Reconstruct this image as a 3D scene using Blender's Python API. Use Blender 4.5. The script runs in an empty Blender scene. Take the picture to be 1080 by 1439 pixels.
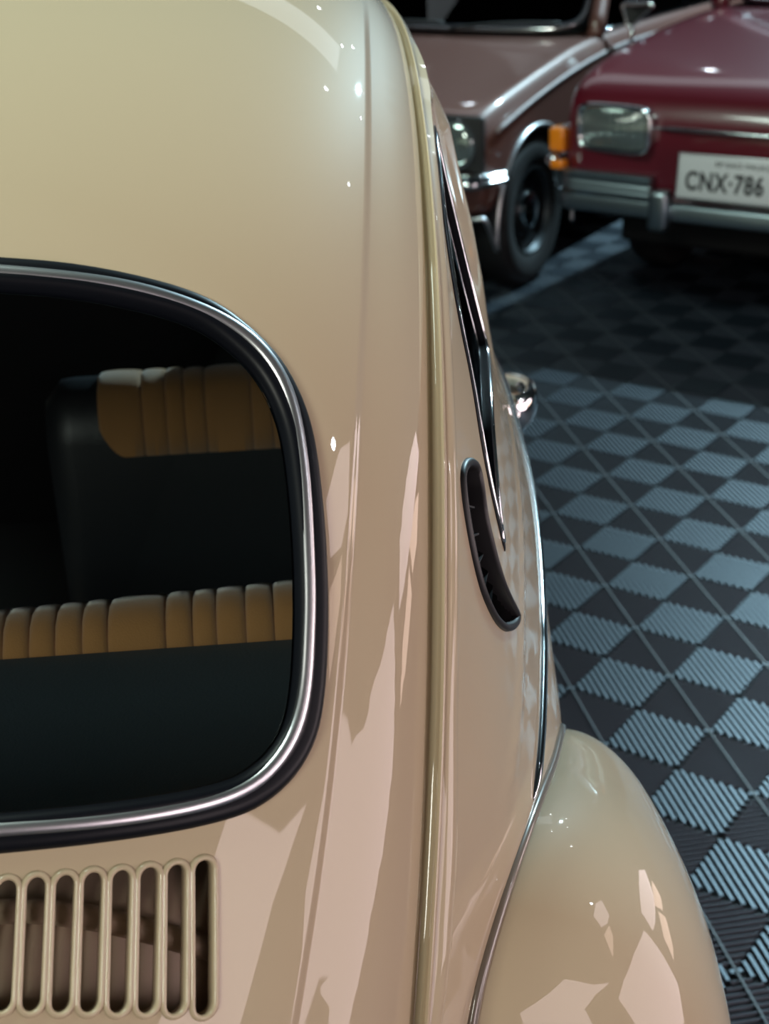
import bpy, bmesh, math, random
import numpy as np
from mathutils import Matrix, Vector
from mathutils.geometry import delaunay_2d_cdt

scene = bpy.context.scene
PI = math.pi

# ------------------------------------------------------------------ measured data (metres, car frame: x right, y forward, z up)
K_MID = [(1.6,1.465),(1.2,1.495),(0.85,1.5),(0.55,1.487),(0.3,1.44),(0.11,1.365),(-0.02,1.275),(-0.12,1.16),(-0.205,1.04),(-0.285,0.93),(-0.375,0.8),(-0.45,0.65),(-0.49,0.5)]
K_EDGE = [(1.75,1.28),(1.25,1.345),(0.85,1.365),(0.58,1.352),(0.37,1.31),(0.2,1.235),(0.08,1.14),(-0.005,1.04),(-0.07,0.945),(-0.125,0.85),(-0.175,0.74),(-0.215,0.62),(-0.245,0.5)]
X_EDGE = [0.5687, 0.5858, 0.587, 0.5793, 0.5673, 0.5532, 0.5392, 0.5268, 0.5136, 0.4985, 0.4807, 0.46, 0.4384]
CREASE = [(3.5685,0.9097),(4.4637,0.899),(5.1197,0.8955),(5.6172,0.8928),(6.0444,0.8891),(6.2524,0.8844),(6.7154,0.8754),(7.2268,0.8666),(7.831,0.8597),(8.1869,0.8469),(8.7232,0.832)]
SEAL = [(0.5104,5.5777),(0.5527,5.5747),(0.6049,5.5799),(0.6831,5.6119),(0.728,5.6578),(0.7623,5.7352),(0.7972,5.851),(0.8209,6.0074),(0.8345,6.171),(0.8427,6.4012),(0.8477,6.6156),(0.8506,6.8615),(0.8505,7.109),(0.8474,7.3112),(0.8404,7.4672),(0.8258,7.5905),(0.8075,7.68),(0.7857,7.7452),(0.7604,7.7895),(0.7039,7.8315),(0.6236,7.8546),(0.5748,7.8611),(0.5352,7.8646)]
BRIGHT = [(0.5116,5.6286),(0.5744,5.6302),(0.6382,5.6362),(0.6903,5.6686),(0.7367,5.7154),(0.7706,5.7882),(0.7951,5.8887),(0.8124,6.0171),(0.823,6.2221),(0.8288,6.4243),(0.8316,6.6294),(0.8345,6.8996),(0.8333,7.0069),(0.8324,7.2112),(0.8263,7.389),(0.8134,7.5232),(0.791,7.6417),(0.7622,7.7166),(0.7154,7.7636),(0.6538,7.7909),(0.5937,7.7999),(0.5347,7.799)]
SLOTS = [[(0.7301,7.9668),(0.7357,8.6074)],[(0.7034,7.974),(0.7069,8.5798)],[(0.677,7.9753),(0.679,8.5571)],[(0.6501,7.9765),(0.6514,8.5387)],[(0.6231,7.9748),(0.6235,8.5182)],[(0.5969,7.9762),(0.5966,8.5021)],[(0.57,7.9745),(0.569,8.4835)],[(0.5432,7.9756),(0.5416,8.4685)]]
SIDE_GRID = [[0.4127,0.3862,0.3605,0.3438,0.3466,0.3591,0.3682,0.3688,0.3627,0.3536,0.3438,0.3337,0.3232,0.3122],[0.4754,0.4544,0.4303,0.409,0.4144,0.4259,0.429,0.4226,0.4089,0.3964,0.3853,0.3741,0.3623,0.3502],[0.5318,0.5193,0.5033,0.484,0.4887,0.4896,0.4839,0.4749,0.4525,0.439,0.4272,0.4145,0.4011,0.3873],[0.5756,0.5693,0.5618,0.5529,0.5485,0.5308,0.5218,0.5247,0.4955,0.4843,0.4701,0.4543,0.4385,0.4228],[0.6065,0.6044,0.6029,0.6025,0.6003,0.5882,0.59,0.5882,0.5547,0.5348,0.5122,0.4917,0.4735,0.4561],[0.6274,0.6285,0.6312,0.6361,0.6403,0.64,0.6366,0.6164,0.5944,0.5733,0.5473,0.5242,0.505,0.4865],[0.6417,0.6445,0.6491,0.657,0.6658,0.6721,0.6659,0.6351,0.6213,0.6029,0.5764,0.5524,0.5323,0.513],[0.6525,0.6562,0.6613,0.6701,0.6796,0.6879,0.6846,0.6583,0.6431,0.6198,0.5941,0.5712,0.5524,0.5341],[0.6622,0.6674,0.6735,0.6813,0.6892,0.6957,0.6946,0.6782,0.6595,0.633,0.6091,0.5852,0.5691,0.5498],[0.671,0.6779,0.685,0.6917,0.6977,0.7033,0.707,0.6966,0.6698,0.6416,0.6197,0.5955,0.5869,0.5579],[0.6782,0.6864,0.6944,0.7015,0.7081,0.7151,0.7214,0.711,0.674,0.6489,0.6255,0.606,0.579,0.5536],[0.6835,0.6925,0.7014,0.7102,0.719,0.7281,0.7331,0.7198,0.6821,0.6534,0.6278,0.6093,0.5853,0.5587],[0.6871,0.6968,0.7066,0.7167,0.7268,0.7366,0.7429,0.7291,0.6849,0.6522,0.6311,0.6102,0.5888,0.5649],[0.6893,0.6998,0.7104,0.7212,0.7314,0.7408,0.7492,0.7383,0.6893,0.6503,0.632,0.6107,0.5905,0.5674],[0.6904,0.7018,0.7133,0.7247,0.7352,0.744,0.7489,0.7375,0.7002,0.6626,0.636,0.6119,0.5889,0.565],[0.6906,0.7026,0.7148,0.7266,0.7371,0.7442,0.7447,0.7323,0.7043,0.6711,0.6405,0.6124,0.5858,0.5595],[0.6901,0.7022,0.7146,0.7267,0.7367,0.7422,0.7399,0.7271,0.7037,0.6739,0.6424,0.6113,0.5814,0.5525],[0.6895,0.701,0.7131,0.7252,0.7351,0.7396,0.7359,0.7227,0.7009,0.6727,0.641,0.6082,0.576,0.5444],[0.6899,0.7001,0.7111,0.7233,0.7334,0.7376,0.7328,0.7188,0.6968,0.6688,0.6368,0.6031,0.5691,0.5353],[0.6927,0.7012,0.7106,0.7223,0.7321,0.7357,0.7295,0.7144,0.6915,0.6628,0.6301,0.5954,0.5601,0.5247],[0.6987,0.7062,0.7144,0.7237,0.7309,0.7323,0.7249,0.7088,0.6849,0.655,0.6213,0.5854,0.549,0.5125],[0.7073,0.7136,0.7202,0.7265,0.7304,0.729,0.7201,0.7027,0.6775,0.646,0.6107,0.5736,0.5362,0.4989],[0.717,0.7218,0.7263,0.7297,0.7304,0.7264,0.7158,0.6969,0.6698,0.6363,0.5991,0.5605,0.5225,0.4846],[0.7269,0.7298,0.7321,0.7328,0.7307,0.7241,0.7115,0.6909,0.6617,0.6264,0.5875,0.5476,0.5089,0.4706],[0.7364,0.7373,0.7375,0.7357,0.7308,0.7214,0.7061,0.6834,0.653,0.6168,0.5771,0.5365,0.4967,0.4573],[0.7452,0.7445,0.7425,0.7384,0.7308,0.7185,0.7005,0.6756,0.6441,0.6073,0.5672,0.526,0.4851,0.4446]]
QUARTER_A = [(0.3577,1.3384),(0.3326,1.3231),(0.3132,1.2943),(0.28,1.2631),(0.251,1.2416),(0.2216,1.2118),(0.2046,1.188),(0.2078,1.1676),(0.1898,1.1459),(0.1711,1.1221),(0.1644,1.0965),(0.1596,1.0697),(0.1634,1.0384),(0.164,1.0273)]
QUARTER_B = [(0.4213,1.3253),(0.432,1.3161),(0.4118,1.2865),(0.4145,1.2597),(0.4205,1.2235),(0.4059,1.2045),(0.3827,1.1762),(0.3948,1.1473),(0.3992,1.1185),(0.3852,1.108),(0.3168,1.1089),(0.2441,1.099),(0.2043,1.0763),(0.1809,1.0539),(0.1674,1.0334)]
CRESCENT = [(0.1159,1.1257),(0.0964,1.1261),(0.0859,1.1174),(0.0777,1.0999),(0.0719,1.073),(0.0722,1.0452),(0.08,1.0239),(0.0897,1.0085),(0.1052,0.9943),(0.1279,0.9818),(0.1512,0.9728),(0.1646,0.9752),(0.145,0.9996),(0.1303,1.0255),(0.1253,1.0544),(0.1267,1.0794),(0.1365,1.0974),(0.1369,1.114)]
BELT = [(0.0776,0.872),(0.1237,0.8762),(0.1937,0.8804),(0.267,0.8846),(0.3099,0.8888),(0.4146,0.893),(0.5203,0.8972),(0.6236,0.9014),(0.7432,0.9056),(0.877,0.907),(0.9918,0.907)]
BEAD = [(0.6725,0.43,0.33),(0.6746,0.429,0.3636),(0.6768,0.4279,0.3972),(0.6789,0.4261,0.4307),(0.681,0.4232,0.4642),(0.6831,0.4192,0.4976),(0.6851,0.4142,0.5308),(0.687,0.4081,0.5639),(0.6887,0.4007,0.5967),(0.6902,0.392,0.6291),(0.6912,0.3814,0.661),(0.6911,0.3677,0.6915),(0.6895,0.3505,0.7202),(0.6866,0.3303,0.7467),(0.6825,0.3074,0.7707),(0.677,0.2817,0.7912),(0.6701,0.2533,0.807),(0.6618,0.2229,0.8184),(0.6529,0.1918,0.8276),(0.6434,0.1608,0.8367),(0.6333,0.1301,0.8462),(0.6226,0.0994,0.8547),(0.6112,0.0684,0.8608),(0.5989,0.0375,0.8634),(0.5855,0.0073,0.861),(0.5716,-0.0209,0.8517),(0.5581,-0.0459,0.8351),(0.5467,-0.0668,0.8128),(0.539,-0.0827,0.7852),(0.5341,-0.0952,0.7546),(0.53,-0.1067,0.7232),(0.5258,-0.1183,0.6919),(0.5212,-0.1302,0.6607),(0.5166,-0.142,0.6295),(0.5125,-0.153,0.598),(0.5094,-0.1625,0.5659),(0.5075,-0.1701,0.5332),(0.5068,-0.176,0.5001),(0.5068,-0.1809,0.4667),(0.5069,-0.1854,0.4334),(0.507,-0.19,0.4)]
FENDER = [0.1631, 0.2987, 0.3422, 0.7752, 0.0626, 1.082, 1.0526]
CAM_ROT = [(0.995439,0.063009,-0.071632),(-0.091075,0.404105,-0.910167),(-0.028402,0.91254,0.408)]
CAM_LOC = (0.44, -0.8, 1.5)
FLOOR_O = (1.0727,3.0896); FLOOR_U = (0.99612,0.08797); FLOOR_V = (0.08797,-0.99612); TILE = 0.20624
PANE_X = 3.4; PANE_STR = 4.3
# glowing panes cut to the paint's mirrored streaks: (y, z) outlines, 0 = rosy, 1 = peach
GLOW_PANES = [(0, [(-6.0, .30), (-2.75, .30), (-2.62, 1.33), (-2.0, 1.48), (-1.4, 1.46), (-1.85, 1.66), (-2.6, 2.32), (-6.0, 2.35)]),
           (0, [(-1.45, .20), (-.88, .12), (-.05, .24), (.31, .42), (.34, 1.18), (-.38, 1.30), (-1.0, 1.28), (-1.45, 1.15)]),
           (0, [(.54, .98), (.83, .90), (1.47, .80), (2.02, .80), (1.87, 1.04), (1.43, 1.18), (1.05, 1.24), (.71, 1.24)]),
           (1, [(1.21, .84), (1.31, .62), (1.63, .56), (1.88, .68), (1.66, .77)]),
           (1, [(.55, .50), (.80, .50), (1.22, .58), (1.14, .78), (.69, .72)]),
           (0, [(.30, 2.30), (-.02, 2.02), (-.28, 2.01), (-.49, 2.12), (-.34, 2.42), (.10, 2.45)]),
           (1, [(-.30, 1.96), (-.44, 1.80), (-.85, 1.65), (-.62, 1.99)])]
HANDLE = (.90, 1.02, .862)
PLATE = (.650, .526)
MIRROR = (.19, 1.20, .925)
CUTTERS = []
SPOTS = [(3.9, 6.0), (5.6, 7.4), (4.4, 9.6), (6.0, 9.4), (3.6, 11.2), (5.4, 4.6), (5.0, 11.0), (1.9, 11.4), (-.5, 11.3)]


# ------------------------------------------------------------------ camera
cam_d = bpy.data.cameras.new('camera')
cam = bpy.data.objects.new('camera', cam_d)
scene.collection.objects.link(cam)
m4 = Matrix([list(r) for r in CAM_ROT]).to_4x4()
m4.translation = Vector(CAM_LOC)
cam.matrix_world = m4
cam_d.sensor_fit = 'VERTICAL'
cam_d.sensor_height = 36.0
cam_d.lens = 36.0 * 2018.26 / 1439.0
cam_d.clip_start = 0.05
cam_d.dof.use_dof = True
cam_d.dof.focus_distance = 0.95
cam_d.dof.aperture_fstop = 10.0
scene.camera = cam

# ------------------------------------------------------------------ colour management, world
scene.view_settings.view_transform = 'Standard'
scene.view_settings.look = 'None'
scene.view_settings.gamma = 1.0
scene.view_settings.use_curve_mapping = False
scene.view_settings.exposure = 0.0
world = bpy.data.worlds.new('world')
scene.world = world
world.use_nodes = True
world.node_tree.nodes['Background'].inputs[0].default_value = (0.55, 0.65, 0.8, 1)
world.node_tree.nodes['Background'].inputs[1].default_value = 0.02

# ------------------------------------------------------------------ the hall's lamps and an added seat light
def area_light(name, loc, target, size, power, col, size_y=None):
    d = bpy.data.lights.new(name, 'AREA')
    d.shape = 'RECTANGLE'
    d.size = size
    d.size_y = size_y or size
    d.energy = power
    d.color = col
    o = bpy.data.objects.new(name, d)
    scene.collection.objects.link(o)
    o.location = loc
    o.rotation_euler = (Vector(target) - Vector(loc)).to_track_quat('-Z', 'Y').to_euler()
    return o

def spot_light(name, loc, target, power, col, angle, radius=0.08, blend=0.3):
    d = bpy.data.lights.new(name, 'SPOT')
    d.energy = power
    d.color = col
    d.spot_size = math.radians(angle)
    d.spot_blend = blend
    d.shadow_soft_size = radius
    o = bpy.data.objects.new(name, d)
    scene.collection.objects.link(o)
    o.location = loc
    o.rotation_euler = (Vector(target) - Vector(loc)).to_track_quat('-Z', 'Y').to_euler()
    return o

area_light('ceiling_light', (-1.6, 1.2, 4.8), (0.0, 0.2, 1.0), 1.8, 215, (0.80, 1.0, 0.88), 2.4)
area_light('rear_ceiling_light', (-2.4, -4.6, 3.6), (0.4, 0.2, 1.0), 1.4, 150, (0.97, 0.98, 0.86), 1.4)  # unseen lamp added to brighten the seats through the rear window
area_light('hall_ceiling_light', (1.8, 8.4, 5.3), (1.8, 8.0, 0.0), 5.0, 24, (0.85, 0.95, 1.0), 1.7)

spot_light('far_show_lamp', (4.4, 6.9, 4.5), (1.6, 2.8, 0.0), 2350, (0.58, 0.88, 1.0), 90, 0.06)
spot_light('side_show_lamp', (3.38, 0.04, 2.56), (0.5, 0.2, 1.0), 10, (0.80, 0.92, 1.0), 60, 0.04)


# ------------------------------------------------------------------ helpers
def link(o, parent=None):
    scene.collection.objects.link(o)
    if parent is not None:
        o.parent = parent
    return o

def thing(name, label, cat, loc=(0, 0, 0), rot=0.0, group=None):
    o = bpy.data.objects.new(name, None)
    o.empty_display_size = 0.1
    o.location = loc
    o.rotation_euler = (0, 0, rot)
    link(o)
    o['label'] = label
    o['category'] = cat
    if group:
        o['group'] = group
    return o

def structure(o):
    o['kind'] = 'structure'
    return o

def mesh_obj(name, verts, faces, mat, parent=None, smooth=True, normals=None, mats=None, fmat=None, sharp=None):
    me = bpy.data.meshes.new(name)
    me.from_pydata([tuple(map(float, v)) for v in verts], [], [tuple(int(i) for i in f) for f in faces])
    for m in (mats or [mat]):
        me.materials.append(m)
    if fmat is not None:
        me.polygons.foreach_set('material_index', list(map(int, fmat)))
    me.polygons.foreach_set('use_smooth', [bool(smooth)] * len(me.polygons))
    me.update()
    if sharp is not None:
        me.set_sharp_from_angle(angle=math.radians(sharp))
    if normals is not None:
        me.normals_split_custom_set_from_vertices([tuple(map(float, n)) for n in normals])
    o = bpy.data.objects.new(name, me)
    return link(o, parent)

def unit(v):
    v = np.asarray(v, float)
    return v / np.maximum(np.linalg.norm(v, axis=-1, keepdims=True), 1e-12)

def spline(ts, ps):
    ts = np.array(ts, float); ps = np.array(ps, float); n = len(ts)
    h = np.diff(ts); A = np.zeros((n, n)); b = np.zeros((n,) + ps.shape[1:]); A[0, 0] = A[-1, -1] = 1
    for i in range(1, n - 1):
        A[i, i-1] = h[i-1]; A[i, i] = 2*(h[i-1]+h[i]); A[i, i+1] = h[i]
        b[i] = 6*((ps[i+1]-ps[i])/h[i]-(ps[i]-ps[i-1])/h[i-1])
    m = np.linalg.solve(A, b.reshape(n, -1)).reshape(b.shape)
    def ev(t):
        t = np.asarray(t, float); i = np.clip(np.searchsorted(ts, t)-1, 0, n-2)
        a = ts[i+1]-t; c = t-ts[i]; H = h[i]
        sh = (slice(None),)*t.ndim + (None,)*(ps.ndim-1)
        a = a[sh]; c = c[sh]; H = H[sh]
        return m[i]*a**3/(6*H)+m[i+1]*c**3/(6*H)+(ps[i]/H-m[i]*H/6)*a+(ps[i+1]/H-m[i+1]*H/6)*c
    return ev

def catmull(P, n=6, closed=False):
    P = np.array(P, float)
    if closed:
        Q = np.vstack([P[-1], P, P[:2]])
    else:
        Q = np.vstack([2*P[0]-P[1], P, 2*P[-1]-P[-2]])
    out = []
    for i in range(1, len(Q)-2):
        for t in np.arange(n)/n:
            out.append(.5*(2*Q[i]+(Q[i+1]-Q[i-1])*t+(2*Q[i-1]-5*Q[i]+4*Q[i+1]-Q[i+2])*t*t+(3*Q[i]-Q[i-1]-3*Q[i+1]+Q[i+2])*t**3))
    if not closed:
        out.append(Q[-2])
    return np.array(out)

def resample(P, step=None, n=None, closed=False):
    P = np.array(P, float)
    if closed:
        P = np.vstack([P, P[:1]])
    d = np.r_[0, np.cumsum(np.linalg.norm(np.diff(P, axis=0), axis=1))]
    if n is None:
        n = max(3, int(round(d[-1]/step)))
    t = np.linspace(0, d[-1], n+1 if closed else n)
    if closed:
        t = t[:-1]
    return np.stack([np.interp(t, d, P[:, k]) for k in range(P.shape[1])], -1)

def relax(P, it=3, closed=False):
    P = P.copy()
    for _ in range(it):
        if closed:
            P = .25*np.roll(P, 1, 0)+.5*P+.25*np.roll(P, -1, 0)
        else:
            P[1:-1] = .25*P[:-2]+.5*P[1:-1]+.25*P[2:]
    return P

def inside(poly, pts):
    x, y = pts[:, 0], pts[:, 1]; r = np.zeros(len(pts), bool); n = len(poly)
    for i in range(n):
        x1, y1 = poly[i]; x2, y2 = poly[(i+1) % n]
        c = (y1 > y) != (y2 > y)
        with np.errstate(divide='ignore', invalid='ignore'):
            r ^= c & (x < (x2-x1)*(y-y1)/(y2-y1)+x1)
    return r

def sheet(name, outer, holes, fmap, res, mat, parent=None, thick=0.003, inner_mat=None, extra=None, flip=False):
    """Sheet metal: a polygon with holes in a flat domain, bent into space by fmap, with real thickness."""
    loops = [np.array(outer, float)]+[np.array(h, float) for h in holes]
    pts = [p for l in loops for p in l]
    bnd = np.array(pts)
    edges = []; o = 0
    for l in loops:
        edges += [(o+i, o+(i+1) % len(l)) for i in range(len(l))]; o += len(l)
    lo, hi = loops[0].min(0), loops[0].max(0)
    gx = np.arange(lo[0]+res*.5, hi[0], res); gy = np.arange(lo[1]+res*.5, hi[1], res)
    g = np.stack(np.meshgrid(gx, gy, indexing='ij'), -1)
    g[:, 1::2, 0] += res*.25
    g = g.reshape(-1, 2)
    if extra is not None:
        e = np.array(extra)
        keep = np.ones(len(g), bool)
        for k in range(0, len(e), 200):
            d = np.min(np.hypot(g[:, None, 0]-e[None, k:k+200, 0], g[:, None, 1]-e[None, k:k+200, 1]), 1)
            keep &= d > res*.45
        g = np.vstack([g[keep], e])
    keep = inside(loops[0], g)
    for h in loops[1:]:
        keep &= ~inside(h, g)
    g = g[keep]
    keep = np.ones(len(g), bool)
    for k in range(0, len(bnd), 200):
        d = np.min(np.hypot(g[:, None, 0]-bnd[None, k:k+200, 0], g[:, None, 1]-bnd[None, k:k+200, 1]), 1)
        keep &= d > res*.35
    g = g[keep]
    allp = np.vstack([bnd, g])
    vo, eo, fo, ov, oe, of = delaunay_2d_cdt([Vector(map(float, p)) for p in allp], edges, [], 0, 1e-7)
    V2 = np.array([tuple(v) for v in vo]); T = np.array([tuple(f) for f in fo])
    cen = V2[T].mean(1)
    k = inside(loops[0], cen)
    for h in loops[1:]:
        k &= ~inside(h, cen)
    T = T[k]
    used = np.unique(T); rm = -np.ones(len(V2), int); rm[used] = np.arange(len(used))
    V2 = V2[used]; T = rm[T]
    P = fmap(V2[:, 0], V2[:, 1]); e = 2e-4
    N = unit(np.cross(fmap(V2[:, 0]+e, V2[:, 1])-fmap(V2[:, 0]-e, V2[:, 1]), fmap(V2[:, 0], V2[:, 1]+e)-fmap(V2[:, 0], V2[:, 1]-e)))
    if flip:
        N = -N
    fn = np.cross(P[T[:, 1]]-P[T[:, 0]], P[T[:, 2]]-P[T[:, 0]])
    bad = (fn*N[T].sum(1)).sum(1) < 0
    T[bad] = T[bad][:, ::-1]
    n = len(P)
    verts = [P, P-N*thick]; norms = [N, -N]
    faces = [tuple(t) for t in T]+[tuple(int(i)+n for i in t[::-1]) for t in T]
    fm = [0]*len(T)+[1]*len(T)
    cnt = {}
    for t in T:
        for a, b in ((t[0], t[1]), (t[1], t[2]), (t[2], t[0])):
            cnt[(a, b)] = 1
    rim = [(a, b) for (a, b) in cnt if (b, a) not in cnt]
    base = 2*n; rv = []; rn = []
    for a, b in rim:
        nn = unit(np.cross(P[b]-P[a], N[a]))
        k0 = base+len(rv)
        rv += [P[a], P[b], P[b]-N[b]*thick, P[a]-N[a]*thick]; rn += [nn]*4
        faces.append((k0+1, k0, k0+3, k0+2)); fm.append(1 if inner_mat else 0)
    verts = np.vstack(verts+[np.array(rv)]); norms = np.vstack(norms+[np.array(rn)])
    return mesh_obj(name, verts, faces, mat, parent, True, norms, [mat, inner_mat or mat], fm)

def sweep(name, path, nrm, prof, mat, parent=None, closed=False, close_prof=True, side=None, sharp=None, taper=None, build=True):
    """Sweep a profile (side, height) along a path; nrm are the surface normals under the path."""
    P = np.array(path, float); N = unit(nrm); n = len(P)
    if closed:
        t = np.roll(P, -1, 0)-np.roll(P, 1, 0)
    else:
        t = np.gradient(P, axis=0)
    t = unit(t)
    B = unit(np.cross(N, t))
    if side is not None:                       # make +side point away from a centre point (or along a vector)
        s = (B*(np.asarray(side)-P)).sum(1) if np.ndim(side) == 1 else (B*-np.asarray(side)).sum(1)
        if s.sum() > 0:
            B = -B
    N = unit(N-(N*t).sum(1, keepdims=True)*t)
    m = len(prof); pr = np.array(prof, float)
    tp = np.ones(n) if taper is None else np.array(taper)
    V = (P[:, None]+B[:, None]*(pr[None, :, 0:1]*tp[:, None, None])+N[:, None]*(pr[None, :, 1:2]*tp[:, None, None])).reshape(-1, 3)
    F = []
    for i in range(n if closed else n-1):
        j = (i+1) % n
        for k in range(m if close_prof else m-1):
            l = (k+1) % m
            F.append((i*m+k, j*m+k, j*m+l, i*m+l))
    if not closed and close_prof:
        F.append(tuple(range(m))[::-1]); F.append(tuple((n-1)*m+k for k in range(m)))
    if not build:
        return V, F
    o = mesh_obj(name, V, F, mat, parent, True, sharp=sharp)
    fix_normals(o)
    return o

def fix_normals(o):
    bm = bmesh.new(); bm.from_mesh(o.data)
    bmesh.ops.recalc_face_normals(bm, faces=bm.faces)
    bm.to_mesh(o.data); bm.free()

def circle_prof(r, n=12, sx=1.0, sy=1.0, up=0.0):
    return [(r*sx*math.cos(2*PI*k/n), r*sy*math.sin(2*PI*k/n)+up) for k in range(n)]

def tube(name, path, r, mat, parent=None, n=10, closed=False, taper=None):
    P = np.array(path, float)
    t = unit(np.gradient(P, axis=0)); ref = np.array([0, 0, 1.0])
    if abs(t[:, 2]).mean() > .8:
        ref = np.array([1.0, 0, 0])
    N = unit(np.cross(np.cross(t, ref), t))
    return sweep(name, P, N, circle_prof(r, n), mat, parent, closed=closed, taper=taper)

def rounded_box(name, size, loc, mat, parent=None, bev=0.01, seg=3, rot=(0, 0, 0)):
    bm = bmesh.new()
    bmesh.ops.create_cube(bm, size=1.0)
    for v in bm.verts:
        v.co.x *= size[0]; v.co.y *= size[1]; v.co.z *= size[2]
    if bev > 0:
        bmesh.ops.bevel(bm, geom=bm.edges[:], offset=bev, segments=seg, affect='EDGES', profile=0.5)
    me = bpy.data.meshes.new(name)
    bm.to_mesh(me); bm.free()
    me.materials.append(mat)
    me.polygons.foreach_set('use_smooth', [True]*len(me.polygons))
    me.set_sharp_from_angle(angle=math.radians(50))
    o = bpy.data.objects.new(name, me)
    o.location = loc; o.rotation_euler = rot
    return link(o, parent)

def lathe(name, prof, mat, parent=None, n=48, loc=(0, 0, 0), axis='X', sharp=40):
    """Turn (radius, offset along the axis) around the x axis."""
    V = []; F = []; m = len(prof)
    for i in range(n):
        a = 2*PI*i/n
        for r, h in prof:
            p = (h, r*math.cos(a), r*math.sin(a))
            V.append(p if axis == 'X' else ((p[1], p[0], p[2]) if axis == 'Y' else (p[1], p[2], p[0])))
    for i in range(n):
        j = (i+1) % n
        for k in range(m-1):
            F.append((i*m+k, j*m+k, j*m+k+1, i*m+k+1))
    o = mesh_obj(name, V, F, mat, parent, True, sharp=sharp)
    bm = bmesh.new(); bm.from_mesh(o.data)
    bmesh.ops.remove_doubles(bm, verts=bm.verts, dist=1e-5)
    bmesh.ops.recalc_face_normals(bm, faces=bm.faces)
    bm.to_mesh(o.data); bm.free()
    o.location = loc
    return o

def loft(name, secs, mat, parent=None, close_ends=False, closed=False, sharp=35, subdiv=0):
    secs = np.array(secs, float); a, b = secs.shape[:2]
    F = []
    for i in range(a-1):
        for k in range(b if closed else b-1):
            l = (k+1) % b
            F.append((i*b+k, i*b+l, (i+1)*b+l, (i+1)*b+k))
    if close_ends:
        F.append(tuple(range(b))); F.append(tuple((a-1)*b+k for k in range(b))[::-1])
    o = mesh_obj(name, secs.reshape(-1, 3), F, mat, parent, True, sharp=sharp)
    fix_normals(o)
    if subdiv:
        md = o.modifiers.new('subdiv', 'SUBSURF'); md.levels = subdiv; md.render_levels = subdiv
    return o

def join(name, objs, parent):
    """Several shaped pieces of one part become its single mesh."""
    bm = bmesh.new()
    mt = objs[0].data.materials[0]
    for o in objs:
        me = o.data.copy()
        me.transform(Matrix.LocRotScale(o.location, o.rotation_euler, o.scale))
        bm.from_mesh(me)
        bpy.data.objects.remove(o)
    me = bpy.data.meshes.new(name)
    bmesh.ops.recalc_face_normals(bm, faces=bm.faces)
    bm.to_mesh(me); bm.free()
    me.materials.append(mt)
    me.polygons.foreach_set('use_smooth', [True]*len(me.polygons))
    me.set_sharp_from_angle(angle=math.radians(50))
    return link(bpy.data.objects.new(name, me), parent)

# ------------------------------------------------------------------ materials
def new_mat(name):
    m = bpy.data.materials.new(name)
    m.use_nodes = True
    return m, m.node_tree.nodes, m.node_tree.links, m.node_tree.nodes['Principled BSDF']

def mat(name, col, rough=0.5, metal=0.0, coat=0.0, coat_rough=0.03, spec=0.5, emit=None, estr=0.0, trans=0.0, noise=0.0, nscale=60.0, bump=0.0, sheen=0.0):
    m, nd, lk, p = new_mat(name)
    p.inputs['Base Color'].default_value = (*col, 1)
    p.inputs['Roughness'].default_value = rough
    p.inputs['Metallic'].default_value = metal
    p.inputs['Coat Weight'].default_value = coat
    p.inputs['Coat Roughness'].default_value = coat_rough
    p.inputs['Specular IOR Level'].default_value = spec
    p.inputs['Transmission Weight'].default_value = trans
    p.inputs['Sheen Weight'].default_value = sheen
    if emit:
        p.inputs['Emission Color'].default_value = (*emit, 1)
        p.inputs['Emission Strength'].default_value = estr
    if noise or bump:
        tc = nd.new('ShaderNodeTexCoord'); nz = nd.new('ShaderNodeTexNoise')
        nz.inputs['Scale'].default_value = nscale; nz.inputs['Detail'].default_value = 4
        lk.new(tc.outputs['Object'], nz.inputs['Vector'])
        if noise:
            mx = nd.new('ShaderNodeMixRGB'); mx.blend_type = 'MULTIPLY'
            mx.inputs[0].default_value = noise
            mx.inputs[1].default_value = (*col, 1)
            lk.new(nz.outputs['Fac'], mx.inputs[2]); lk.new(mx.outputs[0], p.inputs['Base Color'])
        if bump:
            bp = nd.new('ShaderNodeBump'); bp.inputs['Strength'].default_value = bump; bp.inputs['Distance'].default_value = 0.001
            lk.new(nz.outputs['Fac'], bp.inputs['Height']); lk.new(bp.outputs[0], p.inputs['Normal'])
    return m

def glass_mat(name, tint=(0.75, 0.8, 0.8), rough=0.0, ior=1.5):
    """Thin pane: tinted see-through with a mirror-like reflection by angle."""
    m, nd, lk, p = new_mat(name)
    nd.remove(p)
    out = nd['Material Output']
    tr = nd.new('ShaderNodeBsdfTransparent'); tr.inputs[0].default_value = (*tint, 1)
    gl = nd.new('ShaderNodeBsdfGlossy'); gl.inputs['Roughness'].default_value = rough
    fr = nd.new('ShaderNodeFresnel'); fr.inputs['IOR'].default_value = ior
    mx = nd.new('ShaderNodeMixShader')
    lk.new(fr.outputs[0], mx.inputs[0]); lk.new(tr.outputs[0], mx.inputs[1]); lk.new(gl.outputs[0], mx.inputs[2])
    lk.new(mx.outputs[0], out.inputs[0])
    return m

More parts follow.
